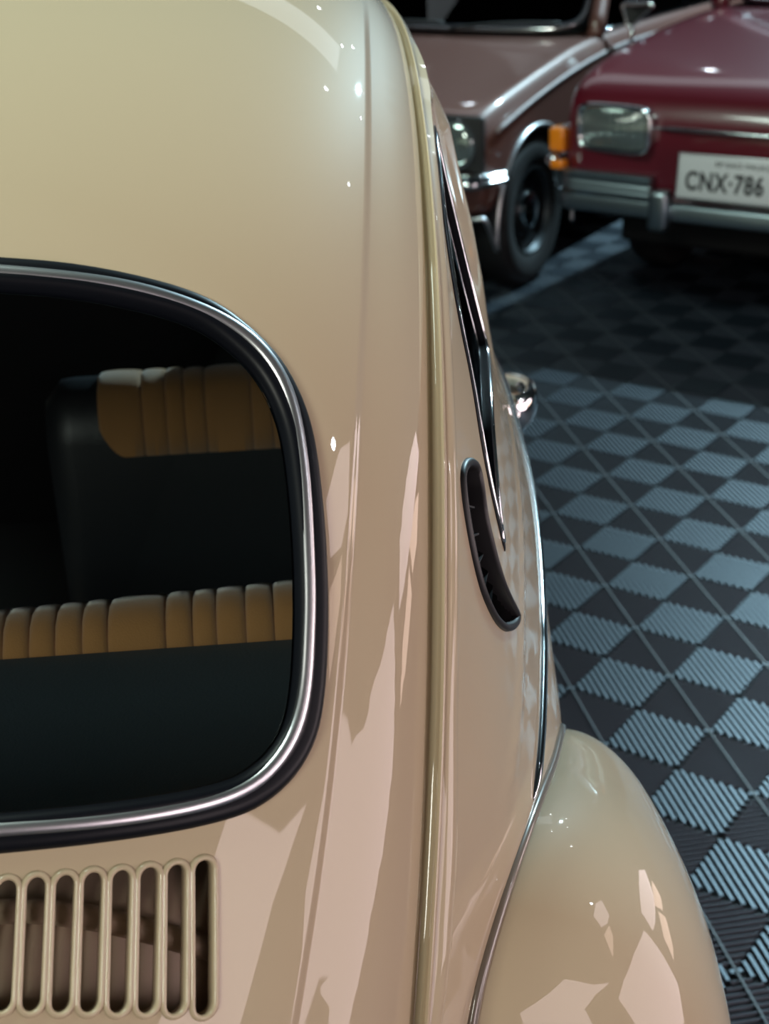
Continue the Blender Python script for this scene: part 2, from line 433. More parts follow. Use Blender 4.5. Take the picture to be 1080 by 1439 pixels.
M_PAINT = mat('beige_paint', (0.525, 0.420, 0.288), 0.5, 0.0, 0.85, 0.02, 0.04)
M_HEADLINER = mat('headliner', (0.012, 0.012, 0.013), 0.9)
M_RUBBER = mat('black_rubber', (0.004, 0.005, 0.008), 0.40, spec=0.22)
M_CHROME = mat('chrome', (0.80, 0.83, 0.86), 0.10, 1.0)
M_SATIN = mat('satin_bright_trim', (0.72, 0.73, 0.76), 0.34, 1.0)
M_PLASTIC = mat('black_plastic', (0.014, 0.013, 0.014), 0.45)
M_GLASS = glass_mat('window_glass', (0.90, 0.93, 0.93), 0.0, 1.33)
M_DARKGLASS = glass_mat('dark_window_glass', (0.22, 0.25, 0.27))
M_AUTOGLASS = glass_mat('car_window_glass', (0.60, 0.66, 0.68), 0.0, 1.45)
M_BUMPER = mat('bumper_metal', (0.34, 0.40, 0.44), 0.32, 1.0)
M_VINYL = mat('black_vinyl', (0.007, 0.009, 0.012), 0.42, bump=0.3, nscale=400)
M_SHELF = mat('shelf_vinyl', (0.050, 0.072, 0.088), 0.55, bump=0.3, nscale=500)
M_CLEARGLASS = glass_mat('windscreen_glass', (0.93, 0.95, 0.95), 0.0, 1.33)
M_TAN = mat('tan_corduroy', (0.39, 0.185, 0.06), 0.95, sheen=0.6, bump=0.5, nscale=700)
M_TRAY = mat('inner_panel_paint', (0.62, 0.47, 0.34), 0.5, noise=0.5, nscale=25)
M_TYRE = mat('tyre_rubber', (0.012, 0.012, 0.013), 0.7)
M_FLOOR = mat('floor_plastic', (0.006, 0.009, 0.015), 0.46, spec=1.0)
M_FLOOR.node_tree.nodes['Principled BSDF'].inputs['Specular Tint'].default_value = (0.72, 0.86, 1.0, 1)
M_FLOORBASE = mat('floor_gap', (0.006, 0.007, 0.010), 0.8)
M_SEAM = mat('floor_seam', (0.055, 0.065, 0.080), 0.5)
M_WALL = mat('dark_wall', (0.030, 0.032, 0.036), 0.8)
M_CEIL = mat('dark_ceiling', (0.05, 0.05, 0.055), 0.9)
M_RED = mat('dark_red_paint', (0.095, 0.004, 0.012), 0.32, 0.0, 1.0, 0.06, 0.5)
M_BROWN = mat('brown_metallic_paint', (0.125, 0.050, 0.038), 0.45, 0.1, 0.8, 0.06, 0.5)
M_AMBER = mat('amber_lens', (0.85, 0.24, 0.01), 0.2, coat=1.0)
M_PLATE = mat('plate_paint', (0.62, 0.64, 0.66), 0.45, noise=0.15, nscale=120)
M_INK = mat('plate_black', (0.012, 0.012, 0.014), 0.5)
M_LENS = mat('headlamp_glass', (0.32, 0.38, 0.37), 0.12, 0.75, 1.0, 0.02)
M_BLACK = mat('matt_black', (0.010, 0.010, 0.011), 0.7)
M_DULL = mat('dull_trim', (0.26, 0.22, 0.22), 0.55, 0.5)
M_PIPING = mat('grey_beige_piping', (0.20, 0.165, 0.13), 0.3, coat=1.0, coat_rough=.05)
M_STEEL = mat('wheel_steel', (0.045, 0.05, 0.055), 0.4, 0.8)

# ================================================================== SETTING: floor, walls, ceiling
def build_floor():
    base = mesh_obj('floor', [(-7, -7, -.0065), (7, -7, -.0065), (7, 12, -.0065), (-7, 12, -.0065)], [(0, 1, 2, 3)], M_FLOORBASE, smooth=False)
    structure(base)
    U = np.array(FLOOR_U); Vv = np.array(FLOOR_V); O = np.array(FLOOR_O); D = TILE; NR = 16
    V = []; F = []; nv = 0
    flat = [(-.5, -.0065), (-.44, -.0010), (-.30, 0.0), (.30, 0.0), (.44, -.0010), (.5, -.0065)]
    round_ = [(-.5, -.0065), (-.5, -.0048), (-.03, -.0001), (.03, -.0001), (.5, -.0048), (.5, -.0065)]  # peaked flanks shaped so these cells hold less lamp light
    w = .66/NR
    def rib(c_u, c_v, half, along_v):
        nonlocal nv
        h = half-.012
        if h <= .004:
            return
        prof = flat if along_v else round_
        for e in (-h, h):
            for a, z in prof:
                if along_v:
                    u, v = c_u+a*w, c_v+e
                else:
                    u, v = c_u+e, c_v+a*w
                p = O+D*(u*U+v*Vv)
                V.append((p[0], p[1], z))
        m = len(prof)
        for k in range(m-1):
            F.append((nv+k, nv+k+1, nv+m+k+1, nv+m+k) if not along_v else (nv+k, nv+m+k, nv+m+k+1, nv+k+1))
        F.append(tuple(nv+k for k in range(m))); F.append(tuple(nv+m+k for k in range(m))[::-1])
        nv += 2*m
    for i in range(-9, 16):
        for j in range(-20, 24):
            for kind in (0, 1):
                cu, cv = (i+.5, j) if kind == 0 else (i, j+.5)
                p = O+D*(cu*U+cv*Vv)
                if not (-.2 < p[0] < 3.5 and -1.0 < p[1] < 6.6):
                    continue
                for k in range(NR):
                    d = (k+.5)/NR-.5
                    if kind == 0:
                        rib(cu+d, cv, .5-abs(d), True)
                    else:
                        rib(cu, cv+d, .5-abs(d), False)
    o = mesh_obj('floor_tile_ribs', V, F, M_FLOOR, base, smooth=True, sharp=28)
    fix_normals(o)
    SV = []; SF = []
    for i in range(-9, 16):
        n0 = len(SV)
        for (du, z) in ((-.0085, -.004), (-.0065, .0004), (.0065, .0004), (.0085, -.004)):
            for v in (-19.0, 21.0):
                p = O+D*((i+du)*U+v*Vv); SV.append((p[0], p[1], z))
        for k in range(3):
            SF.append((n0+2*k, n0+2*k+1, n0+2*k+3, n0+2*k+2))
    s = mesh_obj('floor_seam', SV, SF, M_SEAM, base, smooth=False)
    fix_normals(s)

def build_room():
    X0, X1, Y0, Y1, Z = -7.0, 6.9, -7.0, 12.0, 5.4
    def wall(name, a, b):
        a = np.array(a, float); b = np.array(b, float)
        d = unit(np.r_[b-a, 0]); n = np.array([-d[1], d[0], 0])*.12
        V = []
        for z in (-.01, Z):
            for p in (a, b):
                V += [np.r_[p, z], np.r_[p, z]-n]
        o = mesh_obj(name, V, [(0, 2, 6, 4), (1, 5, 7, 3), (0, 4, 5, 1), (2, 3, 7, 6), (4, 6, 7, 5), (0, 1, 3, 2)], M_WALL, smooth=False)
        fix_normals(o)
        return structure(o)
    wall('wall_front', (X1, Y1), (X0, Y1)); wall('wall_back', (X0, Y0), (X1, Y0))
    wall('wall_left', (X0, Y1), (X0, Y0)); wall('wall_right', (X1, 2.2), (X1, Y1))
    wall('wall_rightside', (3.5, Y0), (3.5, 2.2)); wall('wall_return', (3.5, 2.2), (X1, 2.2))
    c = mesh_obj('ceiling', [(X0, Y0, Z), (X0, Y1, Z), (X1, Y1, Z), (X1, Y0, Z), (X0, Y0, Z+.1), (X0, Y1, Z+.1), (X1, Y1, Z+.1), (X1, Y0, Z+.1)],
                 [(0, 1, 2, 3), (7, 6, 5, 4), (0, 4, 5, 1), (1, 5, 6, 2), (2, 6, 7, 3), (3, 7, 4, 0)], M_CEIL, smooth=False)
    structure(c)

# added glowing panes for an unseen rosy source, cut to its reflected streaks
def build_glow_panes():
    M_ROSE = mat('rosy_lit_pane', (0.8, 0.7, 0.7), 0.6, emit=(1.0, 0.80, 0.83), estr=PANE_STR)
    M_PEACH = mat('peach_lit_pane', (0.8, 0.7, 0.6), 0.6, emit=(1.0, 0.70, 0.58), estr=PANE_STR)
    M_FR = mat('window_frame_black', (0.02, 0.02, 0.02), 0.5)
    x = PANE_X
    def prism(name, poly, d0, d1, m, parent=None):
        n = len(poly)
        V = [(x+d0, y, z) for y, z in poly]+[(x+d1, y, z) for y, z in poly]
        F = [tuple(range(n)), tuple(range(n, 2*n))[::-1]]+[(k, n+k, n+(k+1) % n, (k+1) % n) for k in range(n)]
        o = mesh_obj(name, V, F, m, parent, smooth=False)
        fix_normals(o)
        return structure(o)
    for n, (kind, poly) in enumerate(GLOW_PANES):
        c = np.mean(poly, 0); q = np.array(poly)
        big = q+unit(q-c)*.03
        fr = prism('window_%d' % (n+1), [tuple(p) for p in big], .03, .09, M_FR)  # black surround of an added glow pane, not a known window
        prism('window_pane', poly, .0, .028, M_PEACH if kind else M_ROSE, fr)

def ceiling_spots():
    M_BULB = mat('bulb_glow', (1, 1, 1), .5, emit=(.82, .93, 1.0), estr=160.0)
    M_CAN = mat('lamp_housing', (.03, .03, .03), .5)
    for k, (x, y) in enumerate(SPOTS):
        o = lathe('ceiling_spot', [(.0005, .16), (.055, .16), (.06, .10), (.06, .0), (.052, .0), (.05, .02), (.0005, .03)], M_CAN, None, 24, (x, y, 5.24), axis='Z')
        o['label'] = 'small black ceiling spot lamp above the parked cars'; o['category'] = 'lamp'; o['group'] = 'ceiling spot lamps'
        lathe('bulb', [(.0005, -.008), (.03, -.004), (.036, .006), (.036, .02), (.0005, .022)], M_BULB, o, 20, axis='Z')

build_floor()
build_room()
build_glow_panes()
ceiling_spots()

# ================================================================== THE BEIGE CAR
k_mid = spline(range(13), K_MID); k_edge = spline(range(13), K_EDGE); x_edge = spline(range(13), X_EDGE)
AM = .972; PW = 2.4; GM = 1-(1-AM**PW)**(1/PW)
cr_s = np.array([c[0] for c in CREASE]); cr_a = np.array([c[1] for c in CREASE])
cr_fit = np.polyfit(cr_s, cr_a, 3)

def S0(a, s):
    a = np.asarray(a, float); s = np.asarray(s, float)
    g = (1-(1-np.minimum(np.abs(a), .9999)**PW)**(1/PW))/GM
    P0 = k_mid(s); P3 = k_edge(s); yz = P0+(P3-P0)*g[..., None]
    return np.concatenate([(x_edge(s)*a/AM)[..., None], yz], -1)

def crease_at(s):
    return np.polyval(cr_fit, np.clip(s, 3.0, 9.2))

def smooth01(t):
    t = np.clip(t, 0, 1); return t*t*(3-2*t)

def S(a, s):
    """The roof and tail panel: pressed 3 mm lower outside the crease."""
    P = S0(a, s); e = 1e-3
    ac = np.clip(np.abs(a), 0, .955)*np.sign(a)
    n = unit(np.cross(S0(ac+e, s)-S0(ac-e, s), S0(ac, s+e)-S0(ac, s-e)))
    n = np.where((n[..., 1:2]*-.5+n[..., 2:3]) < 0, -n, n)
    w = smooth01((np.abs(a)-crease_at(s)+.006)/.014)
    # the press line steps down and fades back to the panel before the rain gutter
    back = 1-smooth01((np.abs(a)-crease_at(s)-.012)/.06)
    fade = smooth01((s-2.6)/1.0)
    return P-n*(.0026*w*back*fade)[..., None]

def normS(a, s):
    e = 1e-3
    n = unit(np.cross(S0(a+e, s)-S0(a-e, s), S0(a, s+e)-S0(a, s-e)))
    return np.where((n[..., 1:2]*-.5+n[..., 2:3]) < 0, -n, n)

SU, SV_ = .58, .13
def toM(L):
    L = np.array(L); return np.stack([L[:, 0]*SU, L[:, 1]*SV_], -1)
def fS(u, v):
    return S(np.asarray(u)/SU, np.asarray(v)/SV_)

# side panel as x = F(y, z), cubic B-spline grid
SG = np.array(SIDE_GRID); GY0, GZ0, GH = -.4, .2, .1
def bsw(t):
    return np.stack([(1-t)**3, 3*t**3-6*t**2+4, -3*t**3+3*t**2+3*t+1, t**3], -1)/6
def F_side(y, z):
    y = np.asarray(y, float); z = np.asarray(z, float); sh = np.broadcast(y, z).shape
    u = ((y-GY0)/GH+np.zeros(sh)).ravel(); v = ((z-GZ0)/GH+np.zeros(sh)).ravel()
    NY, NZ = SG.shape
    i = np.clip(np.floor(u), 1, NY-3).astype(int); j = np.clip(np.floor(v), 1, NZ-3).astype(int)
    bu = bsw(u-i); bv = bsw(v-j); o = 0
    for a in range(4):
        for b in range(4):
            o = o+bu[:, a]*bv[:, b]*SG[i-1+a, j-1+b]
    return o.reshape(sh)
F_flat = F_side
def F_side(y, z):
    """Side panel with the centre pillar standing proud in front of the quarter window."""
    y = np.asarray(y, float); z = np.asarray(z, float)
    h = np.interp(z, [1.00, 1.06, 1.11, 1.15, 1.20, 1.29, 1.318, 1.333], [0, .002, .006, .0105, .013, .0125, .005, 0])
    zr = np.interp(y, [-.05, .018, .118, .226, .346, .6, 1.6], [.90, .915, .943, .972, 1.006, 1.02, 1.02])
    ridge = .0022*np.exp(-((z-zr)/.0085)**2)*smooth01((y+.02)/.08)+.0012*smooth01((zr-z)/.02)
    return F_flat(y, z)+ridge+h*smooth01((y-.424)/.075)*(1-.6*smooth01((y-.52)/.25))

def fside(y, z):
    y = np.asarray(y, float); z = np.asarray(z, float)
    return np.stack([F_side(y, z), y+0*z, z+0*y], -1)
def nside(y, z):
    e = 2e-3
    n = np.stack([np.ones(np.shape(y)), -(F_side(y+e, z)-F_side(y-e, z))/(2*e), -(F_side(y, z+e)-F_side(y, z-e))/(2*e)], -1)
    return unit(n)
def yz(L):
    L = np.array(L); return fside(L[:, 0], L[:, 1]), nside(L[:, 0], L[:, 1])
def mirror(f):
    return lambda u, v: f(u, v)*np.array([-1., 1, 1])

car = thing('beige_car', 'beige rounded vintage car in the foreground, seen from behind its right rear corner', 'car', (0, 0.17, 0))
PARENT_OFF = Vector((0, -0.17, 0))

# ---- rear window outline (whole window, mirrored about the middle)
def full_loop(L):
    R = [tuple(p) for p in L]
    top = [(a, R[0][1]+.0) for a in (.38, .25, .12, 0, -.12, -.25, -.38)][::-1]
    bot = [(a, R[-1][1]+(.504-a)*.06) for a in (.38, .25, .12, 0)]
    botl = [(-a, s) for a, s in bot[:-1]][::-1]
    left = [(-a, s) for a, s in R][::-1]
    return R+bot+botl+left+top
seal_l = resample(relax(catmull(toM(full_loop(SEAL)), 4, True), 4, True), .006, closed=True)
bright_l = resample(relax(catmull(toM(full_loop(BRIGHT)), 4, True), 6, True), .006, closed=True)
def inset(L, d):
    t = unit(np.roll(L, -1, 0)-np.roll(L, 1, 0)); n = np.stack([-t[:, 1], t[:, 0]], -1)
    c = L.mean(0)
    if ((c-L)*n).sum() < 0:
        n = -n
    return relax(L+n*d, 2, True)

# ---- slots
def slot_loop(top, bot, r, n=10):
    T, B = toM([top, bot]); d = unit(B-T); T = T+d*.0051; B = B-d*.0051
    s = np.array([-d[1], d[0]]); out = []
    for k in range(n+1):
        a = PI*k/n; out.append(T+r*(np.cos(a)*s-np.sin(a)*d))
    m = 10
    for k in range(1, m):
        out.append(T-r*s+(B-T)*k/m)
    for k in range(n+1):
        a = PI*k/n; out.append(B+r*(-np.cos(a)*s+np.sin(a)*d))
    for k in range(1, m):
        out.append(B+r*s+(T-B)*k/m)
    return np.array(out)
slots = [((t[0], t[1]), (b[0], b[1])) for t, b in SLOTS]
for k in range(1, 5):                                     # the row goes on a little out of the frame
    slots.append(((.5432-.0267*k, 7.976), (.5416-.0272*k, 8.4685-.012*k)))
slot_holes = [slot_loop(t, b, .0072) for t, b in slots]

# ---- the shell
def strip(a0, a1, s0, s1, n):
    return [(a0+(a1-a0)*k/n, s0+(s1-s0)*k/n) for k in range(n)]
outer = toM(strip(-AM, AM, .3, .3, 40)+strip(AM, AM, .3, 12, 110)+strip(AM, -AM, 12, 12, 40)+strip(-AM, -AM, 12, .3, 110))
ex = []
for s in np.arange(2.6, 12, .04):
    for d in (-.012, -.006, -.0025, .001, .0045, .008, .014, .022):
        for sg in (1, -1):
            ex.append((sg*(crease_at(s)+d), s))
for s in np.arange(.35, 12, .05):
    for a in (.955, .963, .969):
        ex.append((a, s)); ex.append((-a, s))
shell = sheet('body_shell', outer, [inset(seal_l, .006)]+slot_holes, fS, .010, M_PAINT, car, .0012, M_HEADLINER, toM(ex), flip=True)
shell.location = PARENT_OFF

def put(o):
    o.location = Vector(o.location)+PARENT_OFF
    return o

# ---- slot lips
for k, (t, b) in enumerate(slots):
    L = slot_loop(t, b, .0072)
    P = fS(L[:, 0], L[:, 1]); N = normS(L[:, 0]/SU, L[:, 1]/SV_)
    o = sweep('air_slot', P, N, [(.0016, -.0004), (.0011, .0011), (.0002, .0020), (-.0008, .0022), (-.0017, .0016), (-.0021, .0004), (-.0021, -.0075), (-.0012, -.0075), (-.0012, -.0014)], M_PAINT, car, True, side=P.mean(0))
    put(o)

# ---- panel and pipe behind the slots
def f_tray(u, v):
    a = np.asarray(u)/SU; s = np.asarray(v)/SV_
    P = S0(a, s); n = normS(a, s)
    d = .022+.018*smooth01((8.25-s)/.35)
    return P-n*d[..., None]
tray = sheet('air_inlet_tray', toM([(.30, 7.85), (.79, 7.85), (.79, 8.75), (.30, 8.75)]), [], f_tray, .012, M_TRAY, car, .001, flip=True)
put(tray)
arc = []
for t in np.linspace(0, 1, 24):
    a = .34+.42*t; s = 8.42-.30*math.sin(PI*(t*.85+.12))
    p = f_tray(np.array([a*SU]), np.array([s*SV_]))[0]; arc.append(p+np.array([0, -.002, .004]))
put(tube('inlet_hose', arc, .007, M_TRAY, car))

# ---- rear window: rubber seal, bright strip, pane
def loopPN(L):
    return fS(L[:, 0], L[:, 1]), normS(L[:, 0]/SU, L[:, 1]/SV_)
win = bpy.data.objects.new('rear_window', None); link(win, car); put(win)
Pq, Nq = loopPN(seal_l); cen = Pq.mean(0)
sweep('rubber_seal', Pq, Nq, [(.0015, -.001), (.0012, .0022), (-.0015, .0048), (-.0055, .0056), (-.0085, .0046), (-.0105, .0046), (-.0135, .0060), (-.0165, .0052), (-.0190, .0016), (-.0195, -.005), (-.010, -.007)], M_RUBBER, win, True, side=cen, sharp=60)
Pb, Nb = loopPN(inset(bright_l, .0022))
sweep('bright_strip', Pb+Nb*.0042, Nb, [(.0042, 0), (.0036, .0015), (.0020, .0025), (0, .0028), (-.0020, .0024), (-.0036, .0012), (-.0042, -.001), (.0030, -.001)], M_SATIN, win, True, side=cen)
gl = inset(seal_l, .0185)
def f_glass(u, v):
    a = np.asarray(u)/SU; s = np.asarray(v)/SV_
    return S0(a, s)-normS(a, s)*.002
def pane(name, loop, f, n_f, off, material, parent, res=.02):
    """One thin pane: a single surface, since the glass material is a thin one."""
    o = sheet(name, loop, [], f, res, material, parent, .0005, flip=True)
    return o
pane('glass_pane', gl, f_glass, None, 0, M_GLASS, win)

# ---- rain gutter along the roof edge
def gutter(sg):
    ss = np.linspace(.35, 11.9, 150)
    G = S0(np.full(150, AM), ss)
    if sg < 0:
        G[:, 0] *= -1
    t = unit(np.gradient(G, axis=0)); e1 = np.tile([float(sg), 0, 0], (150, 1)); e1 = unit(e1-t*(e1*t).sum(1, keepdims=True))
    n = unit(np.cross(e1, t)); n = np.where((n[:, 1:2]*-.5+n[:, 2:3]) < 0, -n, n)
    prof = np.array([(-.0006, -.001), (.0006, -.006), (.0020, -.0075), (.0068, -.0078), (.0082, -.0065), (.0088, -.0002), (.0093, .0013), (.0106, .0020), (.0119, .0013), (.0126, -.002)])
    gw = (1-.36*np.clip((6.0-ss)/2.2, 0, 1))[:, None, None]
    P = G[:, None]+e1[:, None]*prof[None, :, 0:1]*gw+n[:, None]*prof[None, :, 1:2]*(.4+.6*gw)
    # the outer flange turns down on to the side panel
    yzp = G[:, 1:]
    foot = []
    for d, off in ((.004, .0004), (.012, .0004), (.020, -.002)):
        q = yzp-n[:, 1:]*d
        foot.append(np.stack([sg*(F_side(q[:, 0], q[:, 1])+off), q[:, 0], q[:, 1]], -1))
    P = np.concatenate([P]+[f[:, None] for f in foot], 1)
    return put(loft('rain_gutter', P, M_PAINT, car, sharp=50))
gutter(1); gutter(-1)

# ---- quarter window, crescent vent, door window outlines
qa = np.array([(.398, 1.303), (.360, 1.2925), (.333, 1.2825), (.308, 1.2745), (.280, 1.261), (.251, 1.241), (.224, 1.212), (.210, 1.188), (.202, 1.168), (.190, 1.146), (.174, 1.122), (.165, 1.097), (.161, 1.070), (.163, 1.040), (.166, 1.028)])
qb = np.array([(.420, 1.303), (.416, 1.280), (.415, 1.25), (.414, 1.222), (.410, 1.20), (.406, 1.17), (.405, 1.145), (.403, 1.124), (.386, 1.109), (.317, 1.107), (.244, 1.097), (.204, 1.075), (.180, 1.052)])
qloop = resample(relax(catmull(np.vstack([qa, qb[::-1]]), 5, True), 3, True), .006, closed=True)
cloop = resample(relax(catmull(np.array(CRESCENT), 5, True), 2, True), .004, closed=True)
dloop = resample(relax(catmull([(.74, 1.315), (.74, 1.15), (.745, .985), (1.1, .975), (1.5, .975), (1.53, 1.0), (1.42, 1.15), (1.27, 1.285), (1.0, 1.325)], 8, True), 8, True), .012, closed=True)
def edge_yz(s0, s1, n, drop):
    s = np.linspace(s0, s1, n); P = k_edge(s); t = unit(np.gradient(P, axis=0)); nn = np.stack([t[:, 1], -t[:, 0]], -1)
    nn = np.where((nn[:, 1:2]*1.0-nn[:, 0:1]*.2) > 0, -nn, nn)
    return P+nn*drop
ge = edge_yz(1.0, 11.9, 140, .008)
front_part = ge[ge[:, 0] > .694]; rear_part = ge[ge[:, 0] <= .688]

def side_panels(sg):
    f = fside if sg > 0 else mirror(fside)
    q = [qloop_in, cloop_in]
    yb = [(-.243, .50), (-.1, .45), (.1, .42), (.35, .36), (.688, .34), (.688, .6), (.688, .9), (.688, 1.15)]
    o = resample(np.vstack([rear_part, np.array(yb)]), .008, closed=True)
    put(sheet('quarter_panel', o, q, f, .0085, M_PAINT, car, .0012, M_HEADLINER, flip=sg < 0))
    od = resample(np.vstack([front_part, [(.694, 1.2), (.694, .8), (.694, .34), (1.2, .34), (1.62, .34), (1.62, .9)]]), .012, closed=True)
    od = od[od[:, 0] < 1.621]
    door = put(sheet('door', od, [inset(dloop, .004)], f, .02, M_PAINT, car, .0012, M_HEADLINER, flip=sg < 0))
    return door
def door_gap_blocker(sg):  # inner black strip added to stop light leaking through the door gap
    f = lambda y, z: (fside(np.asarray(y, float), np.asarray(z, float))-nside(np.asarray(y, float), np.asarray(z, float))*.012)*np.array([sg, 1., 1.])
    put(sheet('door_post', resample(np.array([(.655, .36), (.735, .36), (.735, 1.325), (.655, 1.325)]), .03, closed=True), [], f, .04, M_BLACK, car, .004, flip=sg < 0))
qloop_in = inset(qloop, .003); cloop_in = inset(cloop, .003)
door = side_panels(1)
door_gap_blocker(1); door_gap_blocker(-1)
door_l = side_panels(-1)

def side_frame(sg):
    mir = np.array([sg, 1., 1.])
    f = fside if sg > 0 else mirror(fside)
    w = bpy.data.objects.new('quarter_window', None); link(w, car); put(w)
    P, N = yz(qloop); P = P*mir; N = N*mir; c = P.mean(0)
    sweep('rubber_seal', P, N, [(.0012, -.001), (.0008, .0008), (-.002, .0014), (-.005, .0014), (-.0075, .0008), (-.0095, .0010), (-.0110, .0004), (-.0115, -.006), (-.004, -.006)], M_RUBBER, w, True, side=c, sharp=60)
    B = inset(qloop, .0062); P, N = yz(B); P = P*mir; N = N*mir
    sweep('bright_strip', P+N*.0008, N, [(.0030, 0), (.0024, .0010), (.0008, .0015), (-.0012, .0014), (-.0028, .0006), (-.003, -.001), (.002, -.001)], M_CHROME, w, True, side=c)
    def fg(y, z):
        y = np.asarray(y, float); z = np.asarray(z, float)
        return (fside(y, z)-nside(y, z)*.003)*mir
    sheet('glass_pane', inset(qloop, .0105), [], fg, .02, M_DARKGLASS, w, .0005, flip=sg < 0)
    # crescent vent
    v = bpy.data.objects.new('crescent_vent', None); link(v, car); put(v)
    P, N = yz(cloop); P = P*mir; N = N*mir; c = P.mean(0)
    sweep('vent_frame', P, N, [(.0008, -.001), (.0006, .0016), (-.0010, .0032), (-.0030, .0036), (-.0048, .0028), (-.0058, .0010), (-.0060, -.016), (-.004, -.016), (-.002, -.002)], M_PLASTIC, v, True, side=c, sharp=60)
    def fb(y, z):
        y = np.asarray(y, float); z = np.asarray(z, float)
        return (fside(y, z)-nside(y, z)*.014)*mir
    sheet('vent_back', inset(cloop, .004), [], fb, .012, M_PLASTIC, v, .001, flip=sg < 0)
    fins = [(.118, 1.088), (.1095, 1.072), (.106, 1.057), (.1055, 1.042), (.108, 1.028), (.112, 1.016), (.118, 1.006), (.126, .997), (.135, .9895), (.145, .983)]
    fa = np.array(fins)
    for q in range(len(fa)):
        t = unit(fa[min(q+1, len(fa)-1)]-fa[max(q-1, 0)]); ac = np.array([t[1], -t[0]])
        if ac[0] > 0:
            ac = -ac                                        # towards the rain gutter
        def reach(d):
            k = 0.0
            while k < .05 and inside(cloop, (fa[q]+d*k)[None])[0]:
                k += .0005
            return k
        lo = fa[q]+ac*(reach(ac)-.0062); hi = fa[q]-ac*max(.001, reach(-ac)*.6)
        pts = np.array([lo, hi, lo, hi]); A = fside(pts[:, 0], pts[:, 1]); n = nside(pts[:, 0], pts[:, 1])
        mid = A[0]*.30+A[1]*.70
        V = [A[0]-n[0]*.0145, A[1]-n[1]*.0145, A[1]-n[1]*.0110, mid-n[0]*.0018, A[0]-n[0]*.0004]
        V = np.array(V)*mir; th = np.array([0, t[0]*.0014, t[1]*.0014])
        V = np.vstack([V, V+th])
        o = mesh_obj('vent_fin', V, [(0, 1, 2, 3, 4), (9, 8, 7, 6, 5)]+[(k, 5+k, 5+(k+1) % 5, (k+1) % 5) for k in range(5)], M_PLASTIC, v, smooth=False)
        fix_normals(o)
    return w, v
side_frame(1); side_frame(-1)

def door_bits(sg, dr):
    mir = np.array([sg, 1., 1.])
    P, N = yz(dloop); P = P*mir; N = N*mir; c = P.mean(0)
    w = dr
    sweep('window_seal', P, N, [(.002, -.001), (.001, .002), (-.003, .0032), (-.008, .003), (-.012, .001), (-.012, -.006), (-.004, -.006)], M_RUBBER, w, True, side=c, sharp=60)
    def fg(y, z):
        y = np.asarray(y, float); z = np.asarray(z, float)
        return (fside(y, z)-nside(y, z)*.003)*mir
    sheet('window_glass', inset(dloop, .010), [], fg, .04, M_DARKGLASS, w, .0005, flip=sg < 0)
door_bits(1, door); door_bits(-1, door_l)

# ---- belt moulding with its end against the wing
bl = catmull([(.070, .8705)]+list(BELT[1:])+[(1.3, .907), (1.60, .905)], 8)
def belt(sg):
    mir = np.array([sg, 1., 1.])
    P, N = yz(bl); P = P*mir; N = N*mir
    n = len(P); tp = np.ones(n); tp[:5] = [.25, .55, .8, .93, .98]
    put(sweep('belt_molding', P, N, [(.0048, -.001), (.0046, .0012), (.0034, .0030), (.0012, .0042), (-.0012, .0042), (-.0034, .0030), (-.0046, .0012), (-.0048, -.001)], M_CHROME, car, side=np.tile([0, 0, 1.0], (n, 1)), taper=tp))
    put(sweep('molding_gasket', P, N, [(.0062, -.0006), (.0058, .0006), (-.0058, .0006), (-.0062, -.0006)], M_RUBBER, car, side=np.tile([0, 0, 1.0], (n, 1)), taper=tp))
belt(1); belt(-1)

# ---- front closing panels (windscreen, cowl, bonnet), out of the photographed view
def nose():
    ss = np.array([.3]*31); aa = np.linspace(-AM, AM, 31)
    T = S0(aa, ss)
    B = np.stack([np.linspace(-.56, .56, 31), 1.95-.35*np.linspace(-1, 1, 31)**2*.6, np.full(31, .93)], -1)
    secs = [T*(1-t)+B*t for t in np.linspace(0, 1, 6)]
    put(loft('windscreen', secs, M_DARKGLASS, car))
    secs = []
    for t in np.linspace(0, 1, 9):
        y = B[:, 1]+(2.72-B[:, 1])*t
        z = .93-.04*t-.40*t**4-.12*(B[:, 0]/.56)**2
        secs.append(np.stack([B[:, 0]*(1+.1*math.sin(PI*t)-.25*t), y, z], -1))
    put(loft('bonnet', secs, M_PAINT, car))
    for e in (0, -1):
        put(tube('front_pillar', [T[e]*(1-t)+B[e]*t for t in np.linspace(-.04, 1.05, 10)], .03, M_PAINT, car, 12))
    for sg in (1, -1):
        secs = []
        for t in np.linspace(0, 1, 12):
            a = PI*t
            cx = sg*.62; yy = 2.25-.52*math.cos(a); zz = .36+.42*math.sin(a)
            secs.append([(sg*.50, yy, zz+.02), (sg*.62, yy, zz+.03), (sg*.72, 2.25-.50*math.cos(a), .35+.39*math.sin(a)), (sg*.765, 2.25-.44*math.cos(a), .34+.32*math.sin(a)), (sg*.77, 2.25-.36*math.cos(a), .32+.26*math.sin(a))])
        put(loft('front_fender', secs, M_PAINT, car, subdiv=2))
        put(rounded_box('cowl_side', (.03, .5, .55), (sg*.66, 1.84, .62), M_PAINT, car, .012))
        put(rounded_box('running_board', (.12, 1.25, .03), (sg*.69, 1.05, .33), M_RUBBER, car, .01))
    put(rounded_box('floor_pan', (1.15, 2.6, .04), (0, 1.05, .30), M_BLACK, car, .01))
    put(rounded_box('firewall', (1.0, .03, .6), (0, 1.9, .62), M_BLACK, car, .01))
nose()

